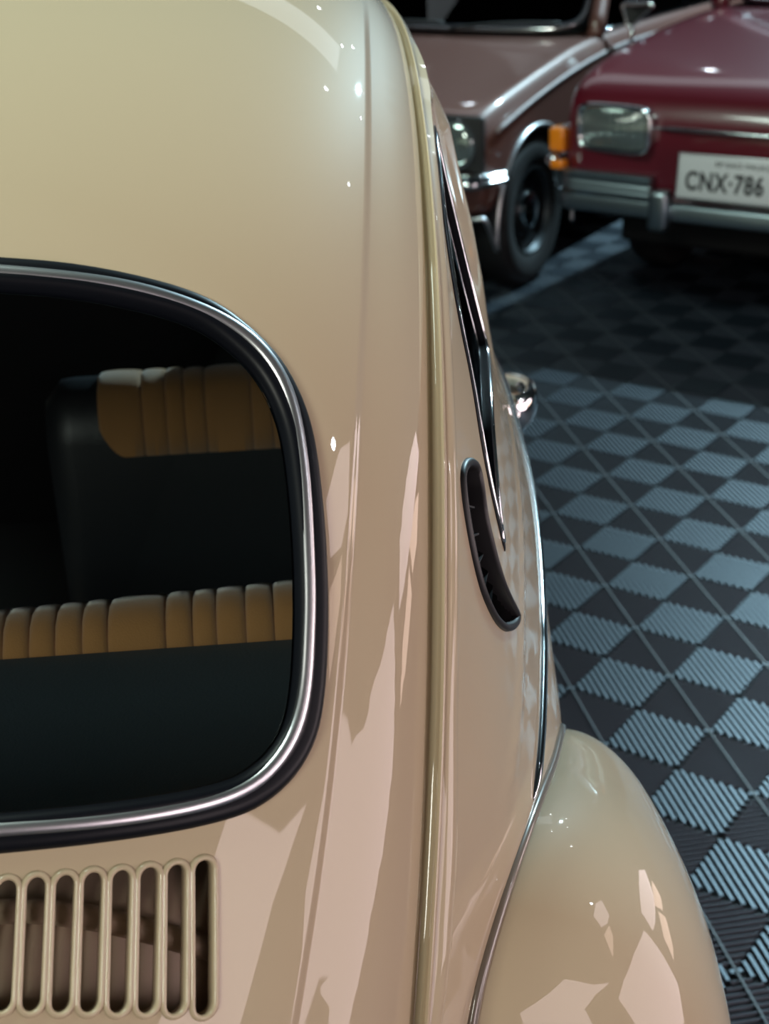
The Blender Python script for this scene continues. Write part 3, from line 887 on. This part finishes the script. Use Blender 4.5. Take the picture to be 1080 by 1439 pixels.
# ---- rear wings
BEAD_P = catmull(BEAD, 4)
cy, cz, rr_, xl, tp_, e1_, e2_ = FENDER
def rear_fender(sg):
    mir = np.array([sg, 1., 1.])
    ang = np.arctan2(BEAD_P[:, 2]-cz, BEAD_P[:, 1]-cy)
    dy = BEAD_P[:, 1]-cy
    O = np.c_[xl-tp_*np.clip(-dy, 0, 9)**1.5-tp_*.6*np.clip(dy, 0, 9)**1.5, cy+rr_*np.cos(ang), cz+rr_*np.sin(ang)]
    t = np.linspace(0, PI/2, 34)
    W = np.stack([np.sin(t)**e1_, 1-np.cos(t)**e2_, 1-np.cos(t)**e2_], -1)
    P = BEAD_P[:, None]+(O-BEAD_P)[:, None]*W[None]
    lip = O+np.array([-.012, 0, 0])-np.c_[np.zeros(len(O)), np.cos(ang), np.sin(ang)]*.006
    P = np.concatenate([P, lip[:, None]], 1)*mir
    put(loft('rear_fender', P, M_PAINT, car, sharp=60))
    B = BEAD_P*mir
    N = nside(BEAD_P[:, 1], BEAD_P[:, 2])*mir+np.array([0, 0, .6])
    put(sweep('fender_piping', B+unit(N)*.0022, N, circle_prof(.0042, 12), M_PIPING, car))
rear_fender(1); rear_fender(-1)

# ---- tail under the slots
def tail():
    ss = np.array([12.0]*25); aa = np.linspace(-AM, AM, 25)
    T = S0(aa, ss); Bt = T.copy(); Bt[:, 2] = .32; Bt[:, 1] += .10
    put(loft('rear_valance', [T*(1-t)+Bt*t for t in np.linspace(0, 1, 5)], M_PAINT, car))
tail()

# ---- wheels
def wheel(parent, x, y, z, R, sg, w=.15, rim=None, tyre_mat=None, rim_mat=None):
    rim = rim or R*.62
    e = bpy.data.objects.new('wheel', None); link(e, parent); e.location = (x, y, z)
    h = w/2
    lathe('tyre', [(rim*.97, -h*.75), (rim*1.06, -h*.9), (R*.86, -h), (R*.96, -h*.86), (R, -h*.6), (R, 0), (R, h*.6), (R*.96, h*.86), (R*.86, h), (rim*1.06, h*.9), (rim*.97, h*.75)], M_TYRE, e, 56)
    f = sg
    lathe('rim', [(rim*1.0, f*h*.80), (rim*.93, f*h*.86), (rim*.88, f*h*.55), (rim*.60, f*h*.35), (rim*.55, f*h*.52), (rim*.30, f*h*.60), (0.0005, f*h*.62)], rim_mat or M_STEEL, e, 48)
    lathe('hub_cap', [(rim*.40, f*h*.56), (rim*.38, f*h*.78), (rim*.25, f*h*.92), (0.0005, f*h*.97)], M_CHROME, e, 40)
    return e
for sg in (1, -1):
    for (y, R) in ((.16, .315), (2.25, .315)):
        put(wheel(car, sg*.665, y, R-.001, R, sg))

# ---- door handle
def door_handle(dr, sg):
    mir = np.array([sg, 1., 1.])
    h = None; bits = []
    y0, y1, z = HANDLE
    ys = np.linspace(y0, y1, 30); t = (ys-y0)/(y1-y0)
    off = .031*np.clip(np.sin(PI*np.clip(t, 0, 1)), 0, 1)**.5+.001
    P = np.stack([F_side(ys, np.full(30, z))+off, ys, np.full(30, z)+.004*np.sin(PI*t)], -1)*mir
    N = np.tile([float(sg), 0, 0], (30, 1))
    tp = 1+.0*t
    bits.append(sweep('grip', P, N, circle_prof(.015, 14, 1.45, .62), M_CHROME, h, taper=1.25-.5*t))
    for yy in (y0, y1):
        b = F_side(np.array([yy]), np.array([z]))[0]
        o = lathe('handle_base', [(.017, -.002), (.017, .004), (.012, .009), (.0005, .010)], M_CHROME, h, 28, (sg*b, yy, z)); o.scale = (sg, 1, 1); bits.append(o)
    b = F_side(np.array([y0+.012]), np.array([z]))[0]
    o = lathe('lock_button', [(.008, -.002), (.008, .012), (.006, .015), (.0005, .015)], M_CHROME, h, 28, (sg*(b), y0+.004, z-.004)); o.scale = (sg, 1, 1); bits.append(o)
    return join('door_handle', bits, dr)
door_handle(door, 1); door_handle(door_l, -1)

# ---- cabin: parcel shelf, rear bench, front seat
def pleats(x, seams, amp):
    """Height of a stuffed pleat at x between seam lines."""
    i = np.clip(np.searchsorted(seams, x)-1, 0, len(seams)-2)
    a = np.array(seams)[i]; b = np.array(seams)[i+1]; u = np.clip((x-a)/(b-a), 0, 1)
    return amp*(4*u*(1-u))**.42*np.minimum(1.25, .75+.25*(b-a)/.03)

def rear_bench():
    b = bpy.data.objects.new('rear_seat', None); link(b, car); put(b)
    base = [.2155+.00054*p for p in (-84, -46, -8, 31, 69, 109, 147, 233, 273, 309, 353, 395, 440)]
    seams = [-.52, -.46, -.42, -.38, -.34, -.30, -.215, -.175, -.135, -.095, -.055, -.015, .03, .07, .115]+base[1:]+[.49]
    seams = sorted(seams)
    xs = np.unique(np.r_[np.linspace(-.50, .485, 330), np.array(seams[1:-1])])
    secs = []
    for x in xs:
        p = float(pleats(np.array([x]), seams, .0045)[0])
        top = .950+.04*(x-.21)*(1 if x > 0 else 0)+p
        yb = .232-p*.8
        secs.append([(x, yb+.01, .70), (x, yb-.004, .88), (x, yb-.006, .935), (x, yb, top-.010), (x, yb+.012, top-.001), (x, yb+.030, top+.001), (x, yb+.055, top-.006), (x, yb+.080+p*.5, top-.045), (x, yb+.10+p, .75), (x, yb+.16+p, .50)])
    loft('backrest', secs, M_TAN, b, sharp=70)
    rounded_box('bench_cushion', (.98, .42, .16), (0, .58, .46), M_TAN, b, .05)
rear_bench()

def parcel_shelf():
    prof = [(.224, .930), (.219, .936), (.20, .938), (.15, .935), (.05, .936), (-.02, .944), (-.075, .962), (-.115, .992)]
    secs = []
    for y, z in prof:
        w = .505 if y > .12 else .505-(.12-y)*.62
        x = np.linspace(-w, w, 25)
        secs.append(np.stack([x, np.full(25, y)+.10*(np.abs(x)/.5)**3*(y < .1), np.full(25, z)], -1))
    put(loft('parcel_shelf', secs, M_SHELF, car))
parcel_shelf()

def front_seat(x0):
    s = bpy.data.objects.new('front_seat', None); link(s, car); put(s)
    w = .40
    xs = np.linspace(0, 1, 25)
    secs = []
    for u in xs:
        e = abs(2*u-1); r = (1-max(0, (e-.86)/.14)**2)**.5 if e > .86 else 1.0
        zt = .925+.022*r; d = .055*(.35+.65*r)
        x = x0+w*u
        secs.append([(x, .88-d*.3, .42), (x, .845-d*.5+.02, .70), (x, .85-d*.4, .88), (x, .86-d*.2, zt-.012), (x, .875, zt), (x, .89+d*.3, zt-.004), (x, .915+d*.4, zt-.05), (x, .93+d*.3, .70), (x, 1.0+d*.3, .42)])
    loft('backrest_shell', secs, M_VINYL, s, close_ends=True, sharp=70)
    sm = [x0+.066, x0+.118, x0+.146, x0+.168, x0+.193, x0+.248, x0+.272, x0+.300, x0+.335]
    xs = np.unique(np.r_[np.linspace(sm[0], sm[-1], 120), np.array(sm)])
    secs = []
    for x in xs:
        p = float(pleats(np.array([x]), sm, .0035)[0])
        lo = .862+.035*max(0, 1-(x-sm[0])/.03)**2+.035*max(0, 1-(sm[-1]-x)/.03)**2
        zt = .950+p
        secs.append([(x, .832, lo), (x, .826-p, lo+.004), (x, .828-p, (lo+.945)/2), (x, .838-p, zt-.012), (x, .850-p*.4, zt-.002), (x, .872, zt+.003), (x, .90, zt-.003), (x, .925+p, .915), (x, .94+p, .75)])
    loft('tan_insert', secs, M_TAN, s, sharp=70)['label'] = 'pleated tan corduroy insert'
    rounded_box('seat_cushion', (w, .45, .14), (x0+w/2, 1.15, .42), M_TAN, s, .04)
    return s
front_seat(.165)
front_seat(-.565)

# ================================================================== THE TWO CARS BEHIND
# each car frame: x across (to the picture's right), y backwards along the car, z up
def section(w, zt, zf, zs, zb, crown=.012):
    """Half outline from the bonnet's middle to under the sill, mirrored to a full one."""
    h = [(0, zt+crown), (w*.45, zt+crown*.7), (w*.78, (zt*.35+zf*.65)), (w*.92, zf-.002), (w*.985, zf-.022), (w, zs), (w*.995, (zs+zb)/2), (w*.96, zb+.03), (w*.80, zb), (w*.3, zb)]
    return [(-x, z) for x, z in h[::-1][:-1]]+h

def body_loft(name, stations, material, root, cx):
    secs = []
    for (y, w, zt, zf, zs, zb) in stations:
        secs.append([(cx+x, y, z) for x, z in section(w, zt, zf, zs, zb)])
    return loft(name, secs, material, root, close_ends=True, sharp=180, subdiv=2)

def cabin(root, cx, base_y0, base_y1, roof_y0, roof_y1, zb, zr, wb, wr, paint, name_roof='roof'):
    def P(x, y, z):
        return np.array([cx+x, y, z])
    fb = [P(-wb, base_y0+.10, zb), P(wb, base_y0+.10, zb)]; ft = [P(-wr, roof_y0+.04, zr), P(wr, roof_y0+.04, zr)]
    rb = [P(-wb, base_y1-.1, zb), P(wb, base_y1-.1, zb)]; rt = [P(-wr, roof_y1, zr), P(wr, roof_y1, zr)]
    # roof
    secs = []
    for t in np.linspace(0, 1, 9):
        y = roof_y0+(roof_y1-roof_y0)*t; c = .05*math.sin(PI*t)
        xs = np.linspace(-1, 1, 15)
        secs.append([(cx+wr*1.02*x, y-(.04 if t == 0 else 0)*(1-x*x), zr+c*(1-.6*x*x)+.03*(1-x**4)) for x in xs])
    loft(name_roof, secs, paint, root)
    # windscreen with its bright surround, curved across
    def ws(u, v, d=0.0):
        u = np.asarray(u, float); v = np.asarray(v, float)
        x = (wb*.93*(1-v)+wr*.93*v)*u
        y = base_y0+(roof_y0-base_y0)*v+.11*u*u*(1-v*.4)-d*.8
        z = zb+(zr-zb)*v+d*.6
        return np.stack([cx+x, y, z], -1)
    L = []
    for k in range(60):
        a = 2*PI*k/60; c, s = math.cos(a), math.sin(a)
        L.append((math.copysign(abs(c)**.22, c)*.97, .5+.47*math.copysign(abs(s)**.22, s)))
    L = resample(np.array(L), .03, closed=True)
    w = bpy.data.objects.new('windscreen', None); link(w, root)
    sheet('glass_pane', L, [], lambda u, v: ws(u, v), .08, M_AUTOGLASS, w, .0005)
    Q = ws(L[:, 0], L[:, 1]); N = np.tile(unit(np.array([0, -.8, .6])), (len(Q), 1))
    sweep('rubber_seal', Q, N, [(.030, -.004), (.026, .006), (.0, .009), (-.012, .006), (-.014, -.006)], M_RUBBER, w, True, side=Q.mean(0))
    sweep('bright_surround', Q+N*.007, N, [(.020, 0), (.017, .006), (.010, .008), (.004, .005), (.003, -.002)], M_CHROME, w, True, side=Q.mean(0))
    # pillars and side glass
    for sg in (1, -1):
        a = P(sg*wb, base_y0+.10, zb-.02); b = P(sg*wr, roof_y0+.06, zr+.02)
        path = np.array([a*(1-t)+b*t for t in np.linspace(0, 1, 8)])
        tube('front_pillar', path, .034, paint, root, 12)
        a = P(sg*wb, base_y1-.1, zb-.02); b = P(sg*wr, roof_y1, zr+.02)
        tube('rear_pillar', np.array([a*(1-t)+b*t for t in np.linspace(0, 1, 8)]), .05, paint, root, 12)
        def sidef(u, v):
            u = np.asarray(u, float); v = np.asarray(v, float)
            y0 = base_y0+.13+(roof_y0-base_y0)*v; y1 = base_y1-.12+(roof_y1-base_y1)*v
            return np.stack([cx+sg*(wb+.005+(wr-wb)*v), y0+(y1-y0)*u, zb+(zr-zb)*v], -1)
        sheet('side_glass', [(0, 0), (1, 0), (1, .96), (0, .96)], [], sidef, .15, M_AUTOGLASS, root, .0005, flip=sg < 0)
        for u0 in (.16, .52):
            path = np.array([sidef(u0+.02*(1-t), t) for t in np.linspace(0, 1, 6)])
            tube('window_post', path, .016, M_RUBBER, root, 8)
        path = np.array([sidef(t, 0.0) for t in np.linspace(0, 1, 12)])
        tube('window_sill_trim', path, .008, M_CHROME, root, 8)

def inside_fittings(root, cx, y0, z):
    rounded_box('dashboard', (1.05, .22, .16), (cx, y0+.30, z-.06), M_BLACK, root, .05)
    for sg in (1, -1):
        rounded_box('seat_backrest', (.46, .14, .62), (cx+sg*.28, y0+1.05, z-.10), M_VINYL_GREY, root, .05, 4, (math.radians(-14), 0, 0))
    rounded_box('rear_backrest', (1.05, .16, .5), (cx, y0+1.85, z-.12), M_VINYL_GREY, root, .06, 4, (math.radians(-14), 0, 0))
    a = np.linspace(0, 2*PI, 40, endpoint=False)
    P = np.stack([cx+.30+.19*np.cos(a), y0+.47+.06*np.sin(a), z+.02+.17*np.sin(a)], -1)
    tube('steering_wheel', P, .011, M_BLACK, root, 8, True)
    rounded_box('inside_mirror', (.17, .02, .055), (cx, y0+.50, z+.34), M_BLACK, root, .01)

def plate_text(s, width, height, loc, parent, material, bold=.0):
    """Raised characters, fitted into a given width and height."""
    c = bpy.data.curves.new('plate_characters', 'FONT')
    c.body = s; c.size = .1; c.align_x = 'CENTER'; c.align_y = 'CENTER'; c.extrude = .0008; c.offset = bold
    c.space_character = 1.10
    o = bpy.data.objects.new('plate_characters', c); link(o)
    dg = bpy.context.evaluated_depsgraph_get(); dg.update()
    me = bpy.data.meshes.new_from_object(o.evaluated_get(dg))
    bpy.data.objects.remove(o)
    me.materials.clear(); me.materials.append(material)
    co = np.array([v.co[:] for v in me.vertices])
    lo, hi = co.min(0), co.max(0)
    for v in me.vertices:
        v.co.x = (v.co.x-(lo[0]+hi[0])/2)*width/(hi[0]-lo[0])
        v.co.y = (v.co.y-(lo[1]+hi[1])/2)*height/(hi[1]-lo[1])
    o = bpy.data.objects.new('plate_characters', me); link(o, parent)
    o.location = loc; o.rotation_euler = (PI/2, 0, 0)
    return o

def wiper(root, p0, p1, lift):
    d = np.array(p1)-np.array(p0)
    path = [np.array(p0)+d*t+np.array([0, -.6, .5])*lift*math.sin(PI*t) for t in np.linspace(0, 1, 12)]
    w = tube('wiper', path, .007, M_BLACK, root, 8)
    return w

M_VINYL_GREY = mat('grey_vinyl', (0.16, 0.18, 0.18), 0.5)
# ---------------------------------------------------------------- red car
RED_ROT = math.atan2(-.645, .764)
red = thing('dark_red_car', 'dark red car with rectangular headlamps and a white number plate, at the upper right', 'car', (1.556, 4.351, 0), RED_ROT)
cx = .66
rs = [(-.012, .56, .640, .630, .56, .42), (.0, .645, .690, .685, .57, .385), (.028, .698, .742, .738, .58, .365), (.085, .722, .788, .792, .60, .35), (.18, .724, .822, .832, .62, .34), (.36, .724, .858, .874, .64, .31),
      (.65, .724, .900, .908, .66, .27), (1.0, .720, .938, .938, .67, .24), (1.25, .722, .958, .952, .68, .24), (2.2, .722, .955, .950, .68, .24), (3.3, .718, .95, .945, .68, .24), (3.9, .69, .90, .90, .64, .30), (4.05, .60, .80, .78, .6, .38)]
body_loft('body', rs, M_RED, red, cx)
cabin(red, cx, 1.16, 3.35, 1.78, 2.85, .965, 1.40, .665, .545, M_RED)
inside_fittings(red, cx, 1.16, .98)
for sg in (1, -1):
    x = cx+sg*.485
    hl = bpy.data.objects.new('headlamp', None); link(hl, red)
    L = []
    for k in range(64):
        a = 2*PI*k/64; c, s = math.cos(a), math.sin(a)
        L.append((math.copysign(abs(c)**.40, c)*.146, math.copysign(abs(s)**.40, s)*.078))
    L = resample(np.array(L), .008, closed=True)
    def hf(u, v, x=x, d=0.0):
        u = np.asarray(u, float); v = np.asarray(v, float)
        return np.stack([x+u, -.024+.10*np.clip(sg*u, -.2, 1)**2*1.2+.05*np.abs(v)+.018*(sg*u/.146), .655+v], -1)
    Q = hf(L[:, 0], L[:, 1]); N = np.tile([0, -1.0, 0], (len(Q), 1))
    sweep('chrome_rim', Q, N, [(.006, -.03), (.006, .006), (.001, .012), (-.008, .010), (-.014, .000), (-.016, -.02)], M_CHROME, hl, True, side=Q.mean(0))
    def lens(u, v, x=x):
        q = hf(u, v, x); u = np.asarray(u, float); v = np.asarray(v, float)
        q[..., 1] += .004-.022*(1-(u/.146)**2)*(1-(v/.083)**2)+.0012*np.sin(u*420)
        return q
    sheet('lens', L*.90, [], lens, .006, M_LENS, hl, .002)
    am = bpy.data.objects.new('turn_signal', None); link(am, red)
    e = rounded_box('amber_lens', (.062, .085, .086), (cx+sg*.727, .050, .594), M_AMBER, am, .012)
    rounded_box('signal_base', (.03, .10, .10), (cx+sg*.712, .078, .592), M_CHROME, am, .012)
    rounded_box('amber_side_lens', (.052, .055, .032), (cx+sg*.700, -.012, .514), M_AMBER, am, .010)
    rounded_box('signal_cap', (.05, .07, .045), (cx+sg*.735, .016, .520), M_CHROME, am, .016)
# bonnet strip, bumper, overriders
def rbow(x, d=0.0):
    e = np.abs((x-cx)/.75); return -.055+.035*e**2+.13*np.clip((e-.86)/.14, 0, 1)**2+d
bumper = bpy.data.objects.new('front_bumper', None); link(bumper, red)
xs = np.linspace(cx-.765, cx+.765, 70)
def bar(name, z, prof, m, parent, x=xs, d=0.0):
    P = np.stack([x, rbow(x, d), np.full(len(x), z)], -1); N = np.tile([0, -1.0, 0], (len(x), 1))
    return sweep(name, P, N, prof, m, parent, side=np.tile([0, 0, 1.0], (len(x), 1)), sharp=50)
bar('lower_blade', .392, [(.030, -.02), (.032, .012), (.020, .020), (-.022, .016), (-.030, .004), (-.028, -.02)], M_BUMPER, bumper)
bar('upper_lip', .430, [(.008, -.02), (.009, .016), (.004, .024), (-.006, .020), (-.008, -.02)], M_CHROME, bumper)
left = xs[xs < cx-.30]; right = xs[xs > cx+.30]
for seg in (left, right):
    bar('grooved_bar', .468, [(.034, -.03), (.036, .004), (.030, .010), (.024, .004), (.018, .012), (.010, .012), (.005, .003), (-.004, .010), (-.012, .012), (-.018, .003), (-.028, .010), (-.030, -.03)], M_BUMPER, bumper, seg)
for sg in (1, -1):
    x = cx+sg*.268
    rounded_box('overrider', (.072, .075, .142), (x, rbow(np.array([x]))[0]-.028, .402), M_BUMPER, bumper, .020, 4)
P = np.stack([np.linspace(cx-.36, cx+.36, 40), np.full(40, -.002)-.012*(1-np.linspace(-1, 1, 40)**2)-.012, np.full(40, .668)], -1)
sweep('front_strip', P, np.tile([0, -1.0, 0], (40, 1)), [(.007, -.01), (.006, .004), (0, .008), (-.006, .004), (-.007, -.01)], M_CHROME, red, side=np.tile([0, 0, 1.0], (40, 1)), taper=np.r_[np.linspace(.2, 1, 6), np.ones(28), np.linspace(1, .2, 6)])
# number plate
plate = bpy.data.objects.new('number_plate', None); link(plate, red); plate.location = (PLATE[0], -.075, PLATE[1]); plate.rotation_euler = (math.radians(-6), 0, 0)
rounded_box('plate_sheet', (.40, .004, .142), (0, 0, 0), M_PLATE, plate, .0018)
rounded_box('plate_rim', (.412, .003, .154), (0, .0025, 0), M_SATIN, plate, .0014)
plate_text('CNX·786', .276, .066, (-.033, -.0026, -.012), plate, M_INK, .0030)['label'] = 'black plate characters'
plate_text('SP·SAO PAULO', .20, .016, (.03, -.0026, .048), plate, M_INK, .001)['label'] = 'small town line above the characters'
for sg in (1, -1):
    wheel(red, cx+sg*.60, .74, .30, .30, sg)
    wheel(red, cx+sg*.60, 3.12, .30, .30, sg)
rounded_box('underbody', (1.2, 3.4, .12), (cx, 2.0, .24), M_BLACK, red, .02)
wiper(red, (cx-.30, 1.155, .985), (cx+.12, 1.18, .995), .02)

# ---------------------------------------------------------------- brown car
bt = math.radians(35)
brown = thing('brown_car', 'brown metallic car with a round headlamp, parked left of the dark red car', 'car', (1.163, 4.4, 0), -bt)
bx = -.552; W = .675
def half(h):
    return [(-x, z) for x, z in h[::-1][:-1]]+h
secs = []
for (y, w, zt, zc, zb) in [(-.02, .60, .640, .625, .42), (-.018, .655, .690, .672, .36), (.0, W-.012, .705, .690, .325), (.10, W, .728, .722, .31), (.30, W+.004, .757, .760, .30), (.75, W+.006, .818, .832, .28), (1.05, W+.008, .860, .862, .27), (2.3, W+.008, .868, .868, .27), (3.3, W, .86, .86, .27), (3.9, W-.02, .82, .82, .32), (4.0, W-.08, .74, .72, .40)]:
    h = [(0, zt+.014), (w*.45, zt+.010), (w*.80, zt), (w*.90, zc+.004), (w*.945, zc), (w*.985, zc-.05), (w, zc-.068), (w-.006, zc-.082), (w-.004, (zc+zb)/2), (w*.985, zb+.05), (w*.94, zb), (w*.3, zb)]
    secs.append([(bx+x, y, z) for x, z in half(h)])
# the front wings are cut away over the wheels
bb = loft('body', secs, M_BROWN, brown, close_ends=True, sharp=180, subdiv=2)
AY, AZ, AR = .40, .255, .352
for sg in (1, -1):
    well = lathe('wheel_well', [(.0005, -.02), (AR, -.02), (AR, .16), (.0005, .16)], M_BLACK, brown, 48, (bx+sg*(W-.08), AY, AZ))
    if sg < 0:
        well.location.x -= .14
    md = bb.modifiers.new('arch_cut', 'BOOLEAN'); md.object = well; md.operation = 'DIFFERENCE'; md.solver = 'EXACT'
    CUTTERS.append((bb, well))
    ang = np.radians(np.linspace(196, -14, 60))
    arc = np.stack([np.full(60, bx+sg*(W+.001)), AY-AR*np.cos(np.pi-ang)*-1*-1, AZ+AR*np.sin(ang)], -1)
    arc[:, 1] = AY+AR*np.cos(ang)
    front = [(bx+sg*(W-.02), -.012, .335), (bx+sg*(W-.05), -.022, .330), (bx+sg*(W-.25), -.032, .330), (bx+sg*.05, -.034, .330)]
    path = relax(resample(catmull(np.vstack([np.array(front)[::-1], arc[2:]]), 4), .015), 2)
    N = np.tile([float(sg), -.35, 0], (len(path), 1))
    sweep('arch_trim', path, N, [(.009, -.004), (.008, .004), (.002, .008), (-.006, .006), (-.008, -.004)], M_SATIN, brown)
    crease = np.stack([np.full(30, bx+sg*(W+.006)), np.linspace(.02, 1.2, 30), .622+.145*np.linspace(0, 1, 30)+.02], -1)
    cs = [(.02, .633), (.30, .694), (.75, .766), (1.05, .796), (2.2, .80), (3.3, .79)]
    cp = spline([c[0] for c in cs], [c[1] for c in cs])
    yy = np.linspace(.04, 3.2, 60)
    crease = np.stack([np.full(60, bx+sg*(W+.004)), yy, cp(yy)], -1)
    sweep('side_molding', crease, np.tile([float(sg), 0, 0], (60, 1)), [(.009, -.004), (.006, .004), (0, .006), (-.006, .004), (-.009, -.004)], M_DULL, brown)
    wh = wheel(brown, bx+sg*.60, AY, .285, .285, sg, .14, .175)
    wheel(brown, bx+sg*.60, 2.85, .285, .285, sg, .14, .175)
    hl = bpy.data.objects.new('headlamp', None); link(hl, brown); hl.location = (bx+sg*.545, -.034, .598); hl.scale = (1.12, 1.0, 1.12)
    rounded_box('bezel', (.205, .030, .180), (sg*.0, .010, 0), M_BLACK, hl, .012)
    lathe('chrome_ring', [(.076, .004), (.082, -.004), (.080, -.014), (.073, -.014), (.071, -.004)], M_CHROME, hl, 48, axis='Y')
    lathe('lens', [(.073, -.008), (.066, -.016), (.05, -.023), (.025, -.028), (.0005, -.030)], M_LENS, hl, 48, axis='Y')
    rounded_box('turn_signal', (.07, .02, .035), (bx+sg*.52, -.042, .405), M_AMBER, brown, .008)
rounded_box('grille', (.76, .02, .13), (bx, -.034, .60), M_BLACK, brown, .006)
bump = bpy.data.objects.new('front_bumper', None); link(bump, brown)
xs = np.linspace(bx-.69, bx+.69, 70)
e = np.abs((xs-bx)/.69)
P = np.stack([xs, -.095+.02*e**2+.14*np.clip((e-.90)/.10, 0, 1)**2, np.full(70, .474)], -1)
sweep('bumper_blade', P, np.tile([0, -1.0, 0], (70, 1)), [(.026, -.02), (.027, .006), (.018, .016), (.004, .012), (-.002, .020), (-.016, .018), (-.026, .006), (-.026, -.02)], M_CHROME, bump, side=np.tile([0, 0, 1.0], (70, 1)), sharp=60)
for sg in (1, -1):
    rounded_box('bumper_bracket', (.04, .10, .03), (bx+sg*.4, -.05, .474), M_BLACK, bump, .006)
cabin(brown, bx, .98, 3.2, 1.52, 2.7, .872, 1.30, .62, .50, M_BROWN)
inside_fittings(brown, bx, .98, .90)
rounded_box('underbody', (1.0, 3.3, .10), (bx, 2.0, .26), M_BLACK, brown, .02)
wiper(brown, (bx+.02, .955, .885), (bx+.50, 1.00, .91), .02)
wiper(brown, (bx-.45, .955, .885), (bx-.02, .97, .905), .03)
# chrome framed door mirror
mr = bpy.data.objects.new('door_mirror', None); link(mr, brown)
mx, my, mz = MIRROR
tri = np.array([(-.055, .045), (.085, .050), (-.025, -.050)])
L = resample(relax(catmull(resample(tri, .03, closed=True), 3, True), 2, True), .01, closed=True)
P = np.stack([mx+L[:, 0], np.full(len(L), my), mz+L[:, 1]], -1)
sweep('mirror_frame', P, np.tile([0, -1.0, 0], (len(L), 1)), circle_prof(.009, 8), M_CHROME, mr, True)
mesh_obj('mirror_shell', np.vstack([P+[0, .003, 0], [P.mean(0)+[0, .03, 0]]]), [(i, (i+1) % len(P), len(P)) for i in range(len(P))], M_BLACK, mr)
tube('mirror_stalk', [(mx-.01, my+.005, mz-.05), (mx-.015, my+.01, mz-.09), (mx-.03, my+.02, mz-.13)], .008, M_CHROME, mr, 8)

# apply the wheel-arch cuts so that each body is one finished mesh
bpy.context.view_layer.update()
dg = bpy.context.evaluated_depsgraph_get()
done = set()
for o, w in CUTTERS:
    if o.name in done:
        continue
    done.add(o.name)
    me = bpy.data.meshes.new_from_object(o.evaluated_get(dg))
    o.modifiers.clear(); o.data = me
    me.polygons.foreach_set('use_smooth', [True]*len(me.polygons)); me.set_sharp_from_angle(angle=math.radians(50))
for o, w in CUTTERS:
    bpy.data.objects.remove(w)
